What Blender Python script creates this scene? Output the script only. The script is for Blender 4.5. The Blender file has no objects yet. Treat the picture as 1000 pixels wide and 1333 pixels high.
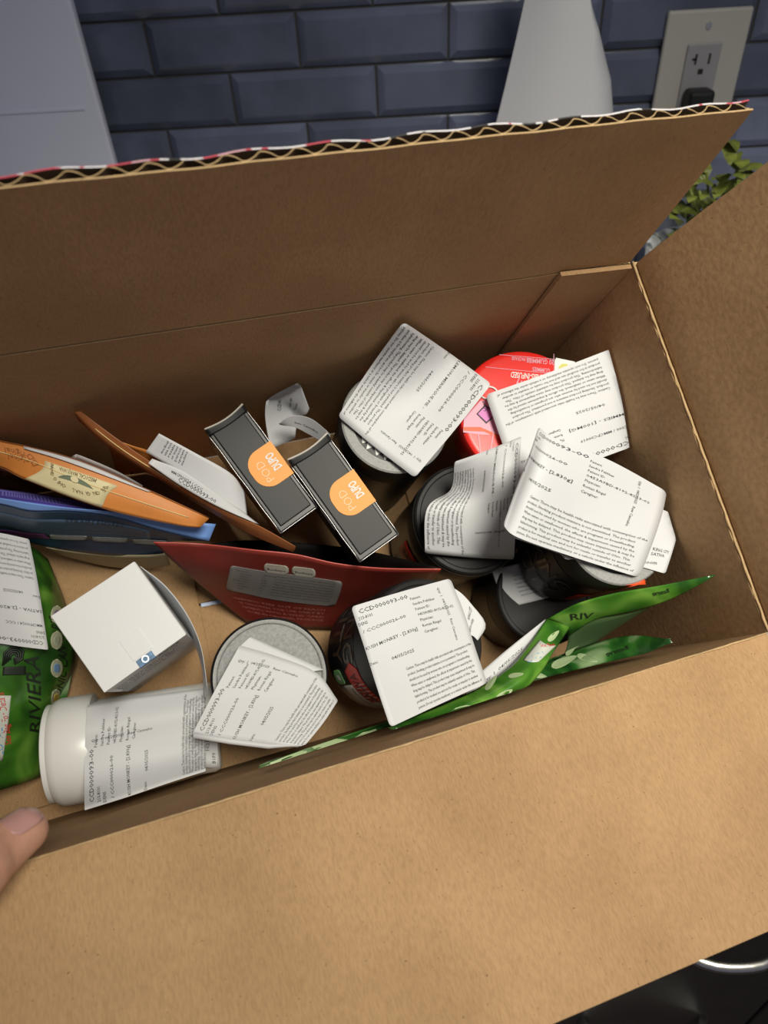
import bpy, bmesh, math, random
import numpy as np
from mathutils import Matrix, Vector
random.seed(4)
SC = bpy.context.scene
COL = SC.collection

# ------------------------------------------------------------------ camera, light, exposure
ZC = 1.328                                   # camera height; the worktop lies at 0.91
F, CX, CY = 917.6193481298, 500.0, 666.5
WC = np.array([[0.99878397, -0.03915069, -0.02996352],
               [-0.00243388, -0.64618183, 0.76317961],
               [-0.04924089, -0.76217863, -0.64549134]])
cam = bpy.data.cameras.new('camera'); cam_o = bpy.data.objects.new('camera', cam); COL.objects.link(cam_o)
cam.sensor_fit = 'VERTICAL'; cam.sensor_height = 36.0; cam.lens = 36.0 * F / 1333.0
cam.clip_start = 0.01
m = Matrix.Identity(4)
for i in range(3):
    m[i][0] = WC[i][0]; m[i][1] = -WC[i][1]; m[i][2] = -WC[i][2]
m[2][3] = ZC
cam_o.matrix_world = m
cam.dof.use_dof = True; cam.dof.focus_distance = 0.37; cam.dof.aperture_fstop = 10.0
SC.camera = cam_o
SC.view_settings.view_transform = 'Standard'; SC.view_settings.look = 'None'
SC.view_settings.gamma = 1.0; SC.view_settings.use_curve_mapping = False
SC.view_settings.exposure = 0.0
world = bpy.data.worlds.new('world'); SC.world = world; world.use_nodes = True
world.node_tree.nodes['Background'].inputs[0].default_value = (0.70, 0.72, 0.92, 1)
world.node_tree.nodes['Background'].inputs[1].default_value = 0.15
def area(name, loc, target, size, power, col):
    l = bpy.data.lights.new(name, 'AREA'); l.shape = 'DISK'; l.size = size; l.energy = power; l.color = col
    o = bpy.data.objects.new(name, l); COL.objects.link(o); o.location = loc
    o.rotation_euler = (Vector(target) - Vector(loc)).to_track_quat('-Z', 'Y').to_euler(); return o
LAMP = (0.34, -0.26, 2.02)
k_ = area('ceiling_lamp', LAMP, (0.17, 0.33, 1.0), 0.42, 2.6, (1.0, 0.945, 0.81)); k_.data.spread = math.radians(66)

# ------------------------------------------------------------------ geometry of the tilted box
RB = np.array([[0.9481648845257683, -0.25813626867100786, 0.18533488216961685],
               [-0.21163625579732714, -0.9480088819187841, -0.2376746832019877],
               [0.237051570305503, 0.18613120802188476, -0.9534997254409626]])
TB = np.array([0.13110937170357206, -0.13238970435036346, 0.37278042924773763])
D, W, L = 0.188059, 0.2, 0.42                # box inside: depth, width (y), length (x); origin = back right rim corner
RW = WC @ RB; TW = WC @ TB + np.array([0, 0, ZC])
BOX = Matrix(((*RW[0], TW[0]), (*RW[1], TW[1]), (*RW[2], TW[2]), (0, 0, 0, 1)))
EYE = -RB.T @ TB
def ray(px, py): return RB.T @ np.array([(px - CX) / F, (py - CY) / F, 1.0])
def at(px, py, h):                           # point at height h over the box floor
    d = ray(px, py); return EYE + d * ((h - D - EYE[2]) / d[2])
def aty(px, py, y):                          # point at box depth y
    d = ray(px, py); return EYE + d * ((y - EYE[1]) / d[1])
def wat(px, py, y):                          # world point at distance y from the viewer
    d = WC @ np.array([(px - CX) / F, (py - CY) / F, 1.0]); return d * (y / d[1]) + np.array([0, 0, ZC])

# ------------------------------------------------------------------ materials
MATS = {}
def mat(name, col, rough=0.6, metal=0.0, noise=0.0, nscale=60, bump=0.0, bscale=200, coat=0.0, spec=0.5, sub=0.0, trans=0.0):
    if name in MATS: return MATS[name]
    m = bpy.data.materials.new(name); m.use_nodes = True; MATS[name] = m
    nt = m.node_tree; b = nt.nodes['Principled BSDF']
    b.inputs['Base Color'].default_value = (*col, 1); b.inputs['Roughness'].default_value = rough
    b.inputs['Metallic'].default_value = metal; b.inputs['Coat Weight'].default_value = coat
    b.inputs['Specular IOR Level'].default_value = spec
    if sub: b.inputs['Subsurface Weight'].default_value = sub; b.inputs['Subsurface Radius'].default_value = (0.01, 0.004, 0.002)
    if trans: b.inputs['Transmission Weight'].default_value = trans
    tc = nt.nodes.new('ShaderNodeTexCoord')
    if noise:
        n = nt.nodes.new('ShaderNodeTexNoise'); n.inputs['Scale'].default_value = nscale; n.inputs['Detail'].default_value = 6
        r = nt.nodes.new('ShaderNodeValToRGB'); r.color_ramp.elements[0].position = 0.3; r.color_ramp.elements[1].position = 0.7
        r.color_ramp.elements[0].color = (*[c * (1 - noise) for c in col], 1)
        r.color_ramp.elements[1].color = (*[min(1, c * (1 + noise)) for c in col], 1)
        nt.links.new(tc.outputs['Object'], n.inputs['Vector']); nt.links.new(n.outputs['Fac'], r.inputs['Fac'])
        nt.links.new(r.outputs['Color'], b.inputs['Base Color'])
    if bump:
        n = nt.nodes.new('ShaderNodeTexNoise'); n.inputs['Scale'].default_value = bscale; n.inputs['Detail'].default_value = 5
        bp = nt.nodes.new('ShaderNodeBump'); bp.inputs['Strength'].default_value = bump; bp.inputs['Distance'].default_value = 0.001
        nt.links.new(tc.outputs['Object'], n.inputs['Vector']); nt.links.new(n.outputs['Fac'], bp.inputs['Height'])
        nt.links.new(bp.outputs['Normal'], b.inputs['Normal'])
    return m
def kraft():
    m = bpy.data.materials.new('kraft_cardboard'); m.use_nodes = True; nt = m.node_tree; b = nt.nodes['Principled BSDF']
    b.inputs['Roughness'].default_value = 0.85; b.inputs['Specular IOR Level'].default_value = 0.2
    tc = nt.nodes.new('ShaderNodeTexCoord')
    def noise(s, d, sc=None):
        n = nt.nodes.new('ShaderNodeTexNoise'); n.inputs['Scale'].default_value = s; n.inputs['Detail'].default_value = d
        if sc:
            mp = nt.nodes.new('ShaderNodeMapping'); mp.inputs['Scale'].default_value = sc
            nt.links.new(tc.outputs['Object'], mp.inputs['Vector']); nt.links.new(mp.outputs['Vector'], n.inputs['Vector'])
        else: nt.links.new(tc.outputs['Object'], n.inputs['Vector'])
        return n
    big = noise(17, 8); r = nt.nodes.new('ShaderNodeValToRGB')
    e = r.color_ramp.elements; e[0].position = .34; e[0].color = (.372, .232, .118, 1); e[1].position = .68; e[1].color = (.462, .294, .154, 1)
    nt.links.new(big.outputs['Fac'], r.inputs['Fac'])
    fib = noise(1500, 3, (1, .22, .22)); r2 = nt.nodes.new('ShaderNodeValToRGB')
    e = r2.color_ramp.elements; e[0].position = .3; e[0].color = (.86, .845, .82, 1); e[1].position = .62; e[1].color = (1.06, 1.05, 1.03, 1)
    nt.links.new(fib.outputs['Fac'], r2.inputs['Fac'])
    mx = nt.nodes.new('ShaderNodeMix'); mx.data_type = 'RGBA'; mx.blend_type = 'MULTIPLY'; mx.inputs[0].default_value = 1
    nt.links.new(r.outputs['Color'], mx.inputs[6]); nt.links.new(r2.outputs['Color'], mx.inputs[7])
    sp = noise(900, 1); r3 = nt.nodes.new('ShaderNodeValToRGB')      # dark flecks
    e = r3.color_ramp.elements; e[0].position = .215; e[0].color = (.35, .3, .28, 1); e[1].position = .25; e[1].color = (1, 1, 1, 1)
    nt.links.new(sp.outputs['Fac'], r3.inputs['Fac'])
    mx2 = nt.nodes.new('ShaderNodeMix'); mx2.data_type = 'RGBA'; mx2.blend_type = 'MULTIPLY'; mx2.inputs[0].default_value = 1
    nt.links.new(mx.outputs[2], mx2.inputs[6]); nt.links.new(r3.outputs['Color'], mx2.inputs[7])
    nt.links.new(mx2.outputs[2], b.inputs['Base Color'])
    bp = nt.nodes.new('ShaderNodeBump'); bp.inputs['Strength'].default_value = .25; bp.inputs['Distance'].default_value = .0006
    nt.links.new(fib.outputs['Fac'], bp.inputs['Height']); nt.links.new(bp.outputs['Normal'], b.inputs['Normal'])
    return m
KRAFT = kraft()
CUT = mat('cut_cardboard', (.55, .38, .19), .9, noise=.12, nscale=300)
PAPER = mat('thermal_paper', (.625, .64, .665), .55, noise=.02, nscale=25)
INK = mat('thermal_ink', (.055, .055, .06), .7)
GREYINK = mat('grey_ink', (.30, .30, .30), .7)
BLACK = mat('black_plastic', (.008, .008, .009), .36, spec=.3, bump=.05, bscale=400)
BLACKM = mat('black_matte_plastic', (.012, .012, .013), .5, spec=.3)
GREYLID = mat('speckled_grey_lid', (.26, .27, .27), .55, noise=.22, nscale=600, bump=.08, bscale=500)
GREYRIM = mat('grey_lid_rim', (.30, .305, .30), .5, noise=.15, nscale=700)
DARKLID = mat('dark_grey_lid', (.075, .075, .075), .55, noise=.35, nscale=900)
WHITEP = mat('white_plastic', (.80, .81, .80), .28)
WHITEC = mat('white_carton', (.77, .785, .80), .5)
WHITEINK = mat('white_ink', (.8, .8, .78), .6)
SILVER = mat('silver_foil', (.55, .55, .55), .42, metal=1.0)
ORANGE = mat('orange_seal', (.86, .33, .03), .5)
ORFILM = mat('orange_film', (.68, .25, .055), .5, noise=.08, nscale=60)
BROWNFILM = mat('brown_film', (.30, .10, .028), .5, noise=.12, nscale=60)
CREAM = mat('cream_seal', (.78, .70, .42), .6)
OLIVEINK = mat('olive_ink', (.25, .20, .10), .7)
LBLUE = mat('light_blue_film', (.20, .38, .85), .42)
PURPLE = mat('purple_film', (.10, .075, .36), .5)
DBLUE = mat('dark_blue_film', (.022, .062, .15), .4, noise=.35, nscale=50, bump=.2, bscale=70)
BEIGE = mat('beige_film', (.42, .36, .24), .5)
DRED = mat('dark_red_film', (.19, .024, .017), .42, noise=.1, nscale=40)
DKRED = mat('maroon_ink', (.12, .012, .012), .5)
PINKINK = mat('faded_pink_ink', (.50, .16, .13), .5)
BLACKIN = mat('black_film', (.008, .006, .006), .6, spec=.2)
RED = mat('red_tin', (.72, .022, .016), .35)
REDTAG = mat('red_tag', (.50, .03, .02), .5)
ORRED = mat('orange_red_tape', (.85, .10, .025), .45)
PINK = mat('pink_print', (.72, .36, .46), .5)
MAG = mat('magenta_print', (.62, .20, .50), .5)
GREENF = None
LIMEW = mat('pale_leaf_print', (.42, .55, .30), .5)
def leafy(name, a, b2, c, scale):
    m = bpy.data.materials.new(name); m.use_nodes = True; nt = m.node_tree; b = nt.nodes['Principled BSDF']
    b.inputs['Roughness'].default_value = .27; b.inputs['Coat Weight'].default_value = .3
    tc = nt.nodes.new('ShaderNodeTexCoord'); n = nt.nodes.new('ShaderNodeTexNoise'); n.inputs['Scale'].default_value = scale
    n.inputs['Detail'].default_value = 1.5; n.inputs['Distortion'].default_value = 1.2
    r = nt.nodes.new('ShaderNodeValToRGB'); e = r.color_ramp.elements
    e[0].position = .36; e[0].color = (*a, 1); e[1].position = .70; e[1].color = (*c, 1)
    k = e.new(.53); k.color = (*b2, 1)
    nt.links.new(tc.outputs['Object'], n.inputs['Vector']); nt.links.new(n.outputs['Fac'], r.inputs['Fac']); nt.links.new(r.outputs['Color'], b.inputs['Base Color'])
    n2 = nt.nodes.new('ShaderNodeTexNoise'); n2.inputs['Scale'].default_value = 45; n2.inputs['Detail'].default_value = 2
    bp = nt.nodes.new('ShaderNodeBump'); bp.inputs['Strength'].default_value = .5; bp.inputs['Distance'].default_value = .003
    nt.links.new(tc.outputs['Object'], n2.inputs['Vector']); nt.links.new(n2.outputs['Fac'], bp.inputs['Height']); nt.links.new(bp.outputs['Normal'], b.inputs['Normal'])
    return m
GREENF = leafy('green_leaf_film', (.018, .085, .010), (.055, .20, .018), (.16, .36, .05), 32)
GREEND = leafy('dark_green_leaf_film', (.010, .06, .010), (.03, .14, .02), (.30, .42, .22), 40)
SKIN = mat('skin', (.55, .30, .21), .5, noise=.1, nscale=120, bump=.25, bscale=900, sub=.15)
NAIL = mat('nail', (.50, .28, .25), .25, coat=.3)

# ------------------------------------------------------------------ builders
def link(o): COL.objects.link(o); return o
def tag(o, label=None, cat=None, group=None, kind=None):
    for k, v in (('label', label), ('category', cat), ('group', group), ('kind', kind)):
        if v: o[k] = v
    return o
def thing(name, label, cat, M, group=None):
    """Empty at a thing's base; M = its frame in box coordinates."""
    o = link(bpy.data.objects.new(name, None)); o.empty_display_size = .01
    o.matrix_world = BOX @ M; o['_f'] = [x for r in M.inverted() for x in r]
    return tag(o, label, cat, group)
def frame(org, z=(0, 0, 1), x=(1, 0, 0)):
    z = Vector(z).normalized(); x = Vector(x); x = (x - z * x.dot(z)).normalized(); y = z.cross(x)
    return Matrix(((x.x, y.x, z.x, org[0]), (x.y, y.y, z.y, org[1]), (x.z, y.z, z.z, org[2]), (0, 0, 0, 1)))
def inv_of(t):
    f = list(t['_f']); return np.array(f).reshape(4, 4)
def mesh(name, v, f, mats, parent=None, space='local', smooth=False, mi=None):
    v = np.asarray(v, float).reshape(-1, 3)
    root = parent
    if space == 'box' and parent is not None:
        while root.parent: root = root.parent
        if root.name not in ('cardboard_box', 'person'):      # nothing pokes through the cardboard
            v = np.stack([np.clip(v[:, 0], -L + .0015, -.0015), np.clip(v[:, 1], -W + .0012, -.0040), np.maximum(v[:, 2], -D + .0045)], -1)
        Mi = inv_of(root); v = v @ Mi[:3, :3].T + Mi[:3, 3]
    me = bpy.data.meshes.new(name); me.from_pydata(v.tolist(), [], [list(map(int, x)) for x in f])
    for mm in (mats if isinstance(mats, (list, tuple)) else [mats]): me.materials.append(mm)
    if mi is not None: me.polygons.foreach_set('material_index', mi)
    if smooth: me.polygons.foreach_set('use_smooth', [True] * len(me.polygons))
    me.update()
    o = link(bpy.data.objects.new(name, me))
    if parent is not None: o.parent = parent
    return o
def from_bm(name, bm, mats, parent=None, smooth=False):
    me = bpy.data.meshes.new(name); bm.normal_update(); bm.to_mesh(me); bm.free()
    for mm in (mats if isinstance(mats, (list, tuple)) else [mats]): me.materials.append(mm)
    if smooth: me.polygons.foreach_set('use_smooth', [True] * len(me.polygons))
    o = link(bpy.data.objects.new(name, me))
    if parent is not None: o.parent = parent
    return o
def bevel_box(name, lo, hi, mats, parent=None, bev=.001, seg=2):
    bm = bmesh.new(); bmesh.ops.create_cube(bm, size=1)
    lo = Vector(lo); hi = Vector(hi)
    for v in bm.verts: v.co = Vector([(lo[i] + hi[i]) / 2 + v.co[i] * (hi[i] - lo[i]) for i in range(3)])
    if bev: bmesh.ops.bevel(bm, geom=bm.edges[:], offset=bev, segments=seg, profile=.5, affect='EDGES')
    return from_bm(name, bm, mats, parent)
def lathe(name, prof, mats, parent=None, seg=72, mi=None):
    v, f, idx = [], [], []; n = len(prof)
    for s in range(seg):
        a = 2 * math.pi * s / seg
        for r, z in prof: v.append((r * math.cos(a), r * math.sin(a), z))
    for s in range(seg):
        t = (s + 1) % seg
        for i in range(n - 1):
            f.append((s * n + i, t * n + i, t * n + i + 1, s * n + i + 1)); idx.append(mi[i] if mi else 0)
    o = mesh(name, v, f, mats, parent, mi=idx)
    bm = bmesh.new(); bm.from_mesh(o.data); bmesh.ops.remove_doubles(bm, verts=bm.verts[:], dist=1e-6)
    bmesh.ops.recalc_face_normals(bm, faces=bm.faces[:])
    for fc in bm.faces: fc.smooth = True
    for e in bm.edges:
        if len(e.link_faces) == 2 and e.calc_face_angle(0) > .6: e.smooth = False
    bm.to_mesh(o.data); bm.free(); return o
def tube(name, pts, r, mats, parent=None, space='local', seg=10, closed=False, taper=None):
    pts = [Vector(p) for p in pts]; v, f = [], []; n = len(pts); up = Vector((.13, .31, .94))
    for i, p in enumerate(pts):
        t = (pts[min(i + 1, n - 1)] - pts[max(i - 1, 0)]).normalized()
        a = t.cross(up).normalized(); b = t.cross(a); rr = taper[i] if taper else r
        for k in range(seg):
            th = 2 * math.pi * k / seg; v.append(p + (a * math.cos(th) + b * math.sin(th)) * rr)
    for i in range(n - 1):
        for k in range(seg): f.append((i * seg + k, i * seg + (k + 1) % seg, (i + 1) * seg + (k + 1) % seg, (i + 1) * seg + k))
    f.append(list(range(seg))[::-1]); f.append([(n - 1) * seg + k for k in range(seg)])
    return mesh(name, v, f, mats, parent, space, smooth=True)

def crw(n, t):
    """Catmull-Rom weights of n control points at parameters t"""
    t = np.atleast_1d(np.asarray(t, float)); k = np.zeros((len(t), n)); r = np.arange(len(t))
    if n == 1: return k + 1
    x = t * (n - 1); i = np.clip(np.floor(x), 0, n - 2).astype(int); f = x - i
    lin = (n == 2) | (f < 0) | (f > 1)
    w0 = np.where(lin, 0, .5 * (-f + 2 * f * f - f ** 3)); w1 = np.where(lin, 1 - f, .5 * (2 - 5 * f * f + 3 * f ** 3))
    w2 = np.where(lin, f, .5 * (f + 4 * f * f - 3 * f ** 3)); w3 = np.where(lin, 0, .5 * (-f * f + f ** 3))
    a = i == 0; b = i + 2 > n - 1
    np.add.at(k, (r, i), w1 + np.where(a, 2 * w0, 0) - np.where(b, w3, 0)); np.add.at(k, (r, i + 1), w2 - np.where(a, w0, 0) + np.where(b, 2 * w3, 0))
    np.add.at(k, (r, np.maximum(i - 1, 0)), np.where(a, 0, w0)); np.add.at(k, (r, np.minimum(i + 2, n - 1)), np.where(b, 0, w3))
    return k
class Surf:
    """Smooth surface through a grid of control points (rows = v, columns = u), Catmull-Rom in both ways."""
    def __init__(s, grid):
        s.g = np.array(grid, float); s.sign = 1.0
        c = s.p(.5, .5); s.sign = 1.0 if np.dot(s.n(.5, .5), EYE - c) > 0 else -1.0
        s.measure()
    def measure(s):
        s.w = np.linalg.norm(s.p(1, .5) - s.p(0, .5)); s.h = np.linalg.norm(s.p(.5, 1) - s.p(.5, 0))
    def raw(s, u, v):
        return np.einsum('ni,nj,ijk->nk', crw(s.g.shape[0], v), crw(s.g.shape[1], u), s.g)
    def p(s, u, v):
        sc = np.ndim(u) == 0 and np.ndim(v) == 0
        u, v = np.broadcast_arrays(np.atleast_1d(np.asarray(u, float)), np.atleast_1d(np.asarray(v, float)))
        r = s.raw(u, v); return r[0] if sc else r
    def n(s, u, v):
        sc = np.ndim(u) == 0 and np.ndim(v) == 0
        u, v = np.broadcast_arrays(np.clip(np.atleast_1d(np.asarray(u, float)), 0, 1), np.clip(np.atleast_1d(np.asarray(v, float)), 0, 1)); e = .004
        a = s.p(np.minimum(u + e, 1), v) - s.p(np.maximum(u - e, 0), v); b = s.p(u, np.minimum(v + e, 1)) - s.p(u, np.maximum(v - e, 0))
        c = np.cross(a, b); c = s.sign * c / (np.linalg.norm(c, axis=-1, keepdims=True) + 1e-12)
        return c[0] if sc else c
    def scan(s):
        if not hasattr(s, '_scan'):
            u, v = [q.ravel() for q in np.meshgrid(np.linspace(0, 1, 41), np.linspace(0, 1, 31))]; s._scan = (u, v, s.p(u, v))
        return s._scan
class FSurf(Surf):
    """surface given by a function of the arrays u, v"""
    def __init__(s, fn, w=None, h=None, sign=1):
        s.fn = fn; s.sign = sign; s.w = w; s.h = h
        if w is None: s.measure()
    def raw(s, u, v):
        return np.asarray(s.fn(u, v), float)
def V3(x, y, z): return np.stack(np.broadcast_arrays(x, y, z), -1).astype(float)
def flat(A, B, C): A, B, C = np.array(A), np.array(B), np.array(C); return lambda u, v: A + (B - A) * np.asarray(u)[:, None] + (C - A) * np.asarray(v)[:, None]
def px_grid(rows): return [[at(*c) if len(c) == 3 else aty(c[0], c[1], c[3]) for c in r] for r in rows]
def sheet(name, S, mats, parent, th=.0003, nu=16, nv=16, rng=(0, 1, 0, 1), off=0., space='box', shape=None, smooth=True):
    """A thin solid sheet over part of S; shape(a,b) may warp the unit square (for rounded or cut corners)."""
    f = []; u0, u1, v0, v1 = rng; ab = []
    bs = np.linspace(0, 1, nv + 1)
    if hasattr(shape, 'ry'):                   # extra rows through rounded corners
        k = np.array([.03, .12, .3, .6, 1.0]) * shape.ry; bs = np.unique(np.concatenate([bs, k, 1 - k]).round(5)); nv = len(bs) - 1
    for b_ in bs:
        for i in range(nu + 1): ab.append(shape(i / nu, b_) if shape else (i / nu, b_))
    ab = np.array(ab); u, w = u0 + (u1 - u0) * ab[:, 0], v0 + (v1 - v0) * ab[:, 1]
    P = S.p(u, w); N = S.n(u, w); k = len(P); v = np.concatenate([P + N * (off + th), P + N * off]); r = nu + 1
    for j in range(nv):
        for i in range(nu):
            a = j * r + i; q = (a, a + 1, a + r + 1, a + r); f.append(q); f.append([x + k for x in q[::-1]])
    for i in range(nu):
        f.append((i + 1, i, i + k, i + 1 + k)); b = nv * r + i; f.append((b, b + 1, b + 1 + k, b + k))
    for j in range(nv):
        a = j * r; f.append((a, a + r, a + r + k, a + k)); b = j * r + nu; f.append((b + r, b, b + k, b + r + k))
    if S.sign < 0: f = [x[::-1] for x in f]
    return mesh(name, v, f, mats, parent, space, smooth)
def round_sq(rad, asp=1.0):
    """warp of the unit square that rounds its corners (rad in u; asp = w/h)."""
    def fn(a, b):
        ry = rad * asp
        if b < ry: ins = rad * (1 - math.sqrt(max(0, 1 - ((ry - b) / ry) ** 2)))
        elif b > 1 - ry: ins = rad * (1 - math.sqrt(max(0, 1 - ((b - 1 + ry) / ry) ** 2)))
        else: ins = 0
        return ins + a * (1 - 2 * ins), b
    fn.ry = rad * asp; return fn
def disc_warp(a, b):
    t = 2 * b - 1; hw = math.sqrt(max(0, 1 - t * t)) / 2; return .5 + (a - .5) * 2 * hw, b

GLYPHS = {}
def text2d(s, res=1, bold=.008):
    if (s, res, bold) not in GLYPHS:
        c = bpy.data.curves.new('t', 'FONT'); c.body = s; c.size = 1; c.resolution_u = res; c.offset = bold
        o = bpy.data.objects.new('t', c); me = bpy.data.meshes.new_from_object(o)
        v = np.empty(len(me.vertices) * 3); me.vertices.foreach_get('co', v); v = v.reshape(-1, 3)[:, :2]
        f = [tuple(p.vertices) for p in me.polygons]
        bpy.data.objects.remove(o); bpy.data.curves.remove(c); bpy.data.meshes.remove(me)
        GLYPHS[(s, res, bold)] = (v, f, v[:, 0].max() if len(v) else 1)
    return GLYPHS[(s, res, bold)]
def printed(name, S, items, m, parent, off=.0004, space='box', res=1, bold=.008):
    """items: (text, u, v, cap height in m, width in m or None, angle deg) laid flat on S; u,v = start of the baseline."""
    V, Fc = [], []
    for it in items:
        s, u, v, size, wid = it[:5]; ang = math.radians(it[5]) if len(it) > 5 else 0
        tv, tf, tw = text2d(s, res, bold); sc = size / .7; sx = (wid / tw) if wid else sc
        ca, sa = math.cos(ang), math.sin(ang)
        b0 = sum(len(q) for q in V); X, Y = tv[:, 0] * sx, tv[:, 1] * sc
        uu = u + (X * ca - Y * sa) / S.w; vv = v - (X * sa + Y * ca) / S.h
        V.append(S.p(uu, vv) + S.n(uu, vv) * off)
        Fc += [tuple(i + b0 for i in q) for q in tf]
    return mesh(name, np.concatenate(V), Fc, m, parent, space)

CAUTION = ["Caution: There may be health risks associated with consumption of the",
           "product. Smoking product mixture is not permitted. The product",
           "should not be used by women who are pregnant or breastfeeding.",
           "When eaten or swallowed, the effects & impairment caused by the",
           "drug may be delayed. This product may cause impairment & may be",
           "habit-forming. This product may be unlawful outside of Ohio. This",
           "product is for medical use and not for resale or transfer to another",
           "person. Do not operate machinery or a vehicle under the influence of"]
def label_items(S, strain='KUSH MONKEY - [2.830g]', code='/ CCC000026-00', para=(.30, .97, .635, .965), qty=.84, shift=0.):
    w, h = S.w, S.h; k = h
    it = [('CCD000093-00', .05 + shift, .075, .036 * k, .50 * w), ('213-8101', .03 + shift, .125, .026 * k, None), ('DENS', .01 + shift, .17, .026 * k, None),
          (code, .03 + shift, .235, .026 * k, .42 * w), (strain, .005 + shift, .37, .027 * k, .50 * w),
          ('Date:', .0 + shift, .50, .024 * k, None), ('04/05/2025', .20 + shift, .52, .026 * k, .22 * w)]
    for i, s in enumerate(['Patient:', 'Sandra Pebbker', 'Patient ID:', '0453A9BD-8192-8213-02', 'Physician:', 'Roman Ringel', 'Caregiver:']):
        it.append((s, .56 + shift * .3, .10 + .052 * i, .024 * k, (.36 if i == 3 else None) and .36 * w))
    if qty < 1: it.append(('Qty: 1  04/25/2025   Raw Cannabis', qty, .05, .022 * k, .50 * h, -90))
    x0, x1, y0, y1 = para
    for i, s in enumerate(CAUTION):
        full = (x1 - x0) * w; tw = text2d(s)[2]; mx = max(text2d(q)[2] for q in CAUTION)
        it.append((s, x0, y0 + (y1 - y0) * i / 7, .0235 * k, full * tw / mx))
    return it
def label(parent, rows, th=.0003, text=True, nu=18, nv=18, name='paper_label', rnd=.035, lin=False, off=0., part_label=None, **kw):
    S = Surf(px_grid(rows)); a = S.w / S.h
    o = sheet(name, S, PAPER, parent, th, nu, nv, off=off, shape=round_sq(rnd, a) if rnd else None)
    if part_label: o['label'] = part_label
    if text:
        its = label_items(S, **kw) if text is True else text
        printed('printed_text', S, its, INK, o, off + th + .00015)
    return S, o

# ================================================================== SETTING (world coordinates)
def struct(o): o['kind'] = 'structure'; return o
WY = .84; ZT = .9025
def wbox(name, lo, hi, m, parent=None, bev=0.): return bevel_box(name, lo, hi, m, parent, bev)
GROUT = mat('grey_grout', (.055, .053, .05), .9, noise=.1, nscale=80)
wall = struct(wbox('wall_back', (-1.3, WY + .006, 0), (1.5, WY + .12, 2.5), GROUT))
def tile_mat(i):
    t = random.uniform(.75, 1.25); m = mat('smoky_glass_tile_%d' % i, (.125 * t, .145 * t, .215 * t), random.uniform(.16, .26), coat=.35, spec=.5, noise=.5, nscale=7, bump=.25, bscale=12)
    return m
TM = [tile_mat(i) for i in range(6)]
def tile_mesh(x0, x1, z0, z1, m):
    b = .007; y0, y1 = WY + .007, WY - .001; yb = WY + .0045
    v = []
    for (ins, y) in ((0, y0), (0, yb), (b, y1)):
        v += [(x0 + ins, y, z0 + ins), (x1 - ins, y, z0 + ins), (x1 - ins, y, z1 - ins), (x0 + ins, y, z1 - ins)]
    f = [(8, 9, 10, 11)]
    for k in (0, 4):
        for i in range(4): f.append((k + i, k + (i + 1) % 4, k + 4 + (i + 1) % 4, k + 4 + i))
    return mesh('tile', v, f, m, wall)
zr0 = ZC - .0671; ph = .0485; pl = .1507
for r in range(-5, 8):                       # rows counted downward from the row at the top of the picture
    zt = zr0 - (r) * ph + ph
    xo = -.1614 if r % 2 == 0 else -.0888
    if r % 2 == 0: xo = -.1630
    for k in range(-7, 8):
        x0 = xo + k * pl
        if x0 + pl < -.95 or x0 > .95 or zt - ph < ZT: continue
        tile_mesh(x0 + .0012, x0 + pl - .0012, zt - ph + .0012, zt - .0012, random.choice(TM))
FLOORM = mat('dark_floor_boards', (.10, .065, .045), .5, noise=.3, nscale=8)
struct(wbox('floor', (-1.6, -1.6, -.06), (1.6, WY + .12, 0), FLOORM))
ctm = mat('pale_speckled_worktop', (.50, .49, .47), .3, noise=.25, nscale=140)
ct = wbox('worktop', (-1.2, .165, ZT - .035), (1.3, WY - .002, ZT), ctm, None, .003)
tag(ct, 'pale speckled kitchen worktop under the cardboard box', 'worktop')
CAB = mat('near_black_cabinet', (.020, .018, .018), .45, noise=.15, nscale=20)
cab = link(bpy.data.objects.new('base_cabinet', None)); cab.location = (0, .5, 0)
tag(cab, 'near-black kitchen base cabinet below the worktop at lower right', 'cabinet')
def cpart(name, lo, hi, m, par=cab, bev=.002):
    off = Vector((0, .5, 0)); return bevel_box(name, Vector(lo) - off, Vector(hi) - off, m, par, bev)
cpart('carcass', (-1.1, .215, .09), (1.2, WY - .004, ZT - .0365), CAB); cpart('plinth', (-1.1, .27, .0005), (1.2, .30, .09), CAB)
hm = mat('brushed_nickel', (.72, .70, .64), .28, metal=1.0)
hc = wat(955, 1240, .163)
xs = [-1.1, -.55, .0, .305, .86, 1.2]
for i in range(5):
    for (z0, z1) in ((.685, .862), (.395, .68), (.1, .39)):
        dr = cpart('drawer', (xs[i] + .002, .195, z0), (xs[i + 1] - .002, .2145, z1), CAB)
        cx = hc[0] if (i == 3 or i == 2) and False else (xs[i] + xs[i + 1]) / 2
        if i == 2: cx = hc[0]
        zc = hc[2] if z0 == .685 else (z0 + z1) / 2
        pts = []
        for k in range(17):
            t = -1 + k / 8; pts.append((cx + t * .056, -.5 + .195 - .040 * (1 - abs(t) ** 2.6), zc))
        tube('handle', pts, .0042, hm, dr, seg=10)

# white board at the left, leaning on the tiles
BOARD = mat('pale_board_plastic', (.76, .79, .92), .45, noise=.04, nscale=6)
bd = link(bpy.data.objects.new('cutting_board', None)); bd.location = (-.48, .815, ZT)
tag(bd, 'large plain white plastic board standing upright against the tiles at left', 'board')
bevel_box('panel', (-.17, -.006, 0), (.187, .006, .50), BOARD, bd, .003, 3)
bevel_box('rim', (-.155, -.0075, .20), (.172, -.0062, .203), BOARD, bd, .0004)
bevel_box('rim', (-.155, -.0075, .29), (.172, -.0062, .293), BOARD, bd, .0004)

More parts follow.
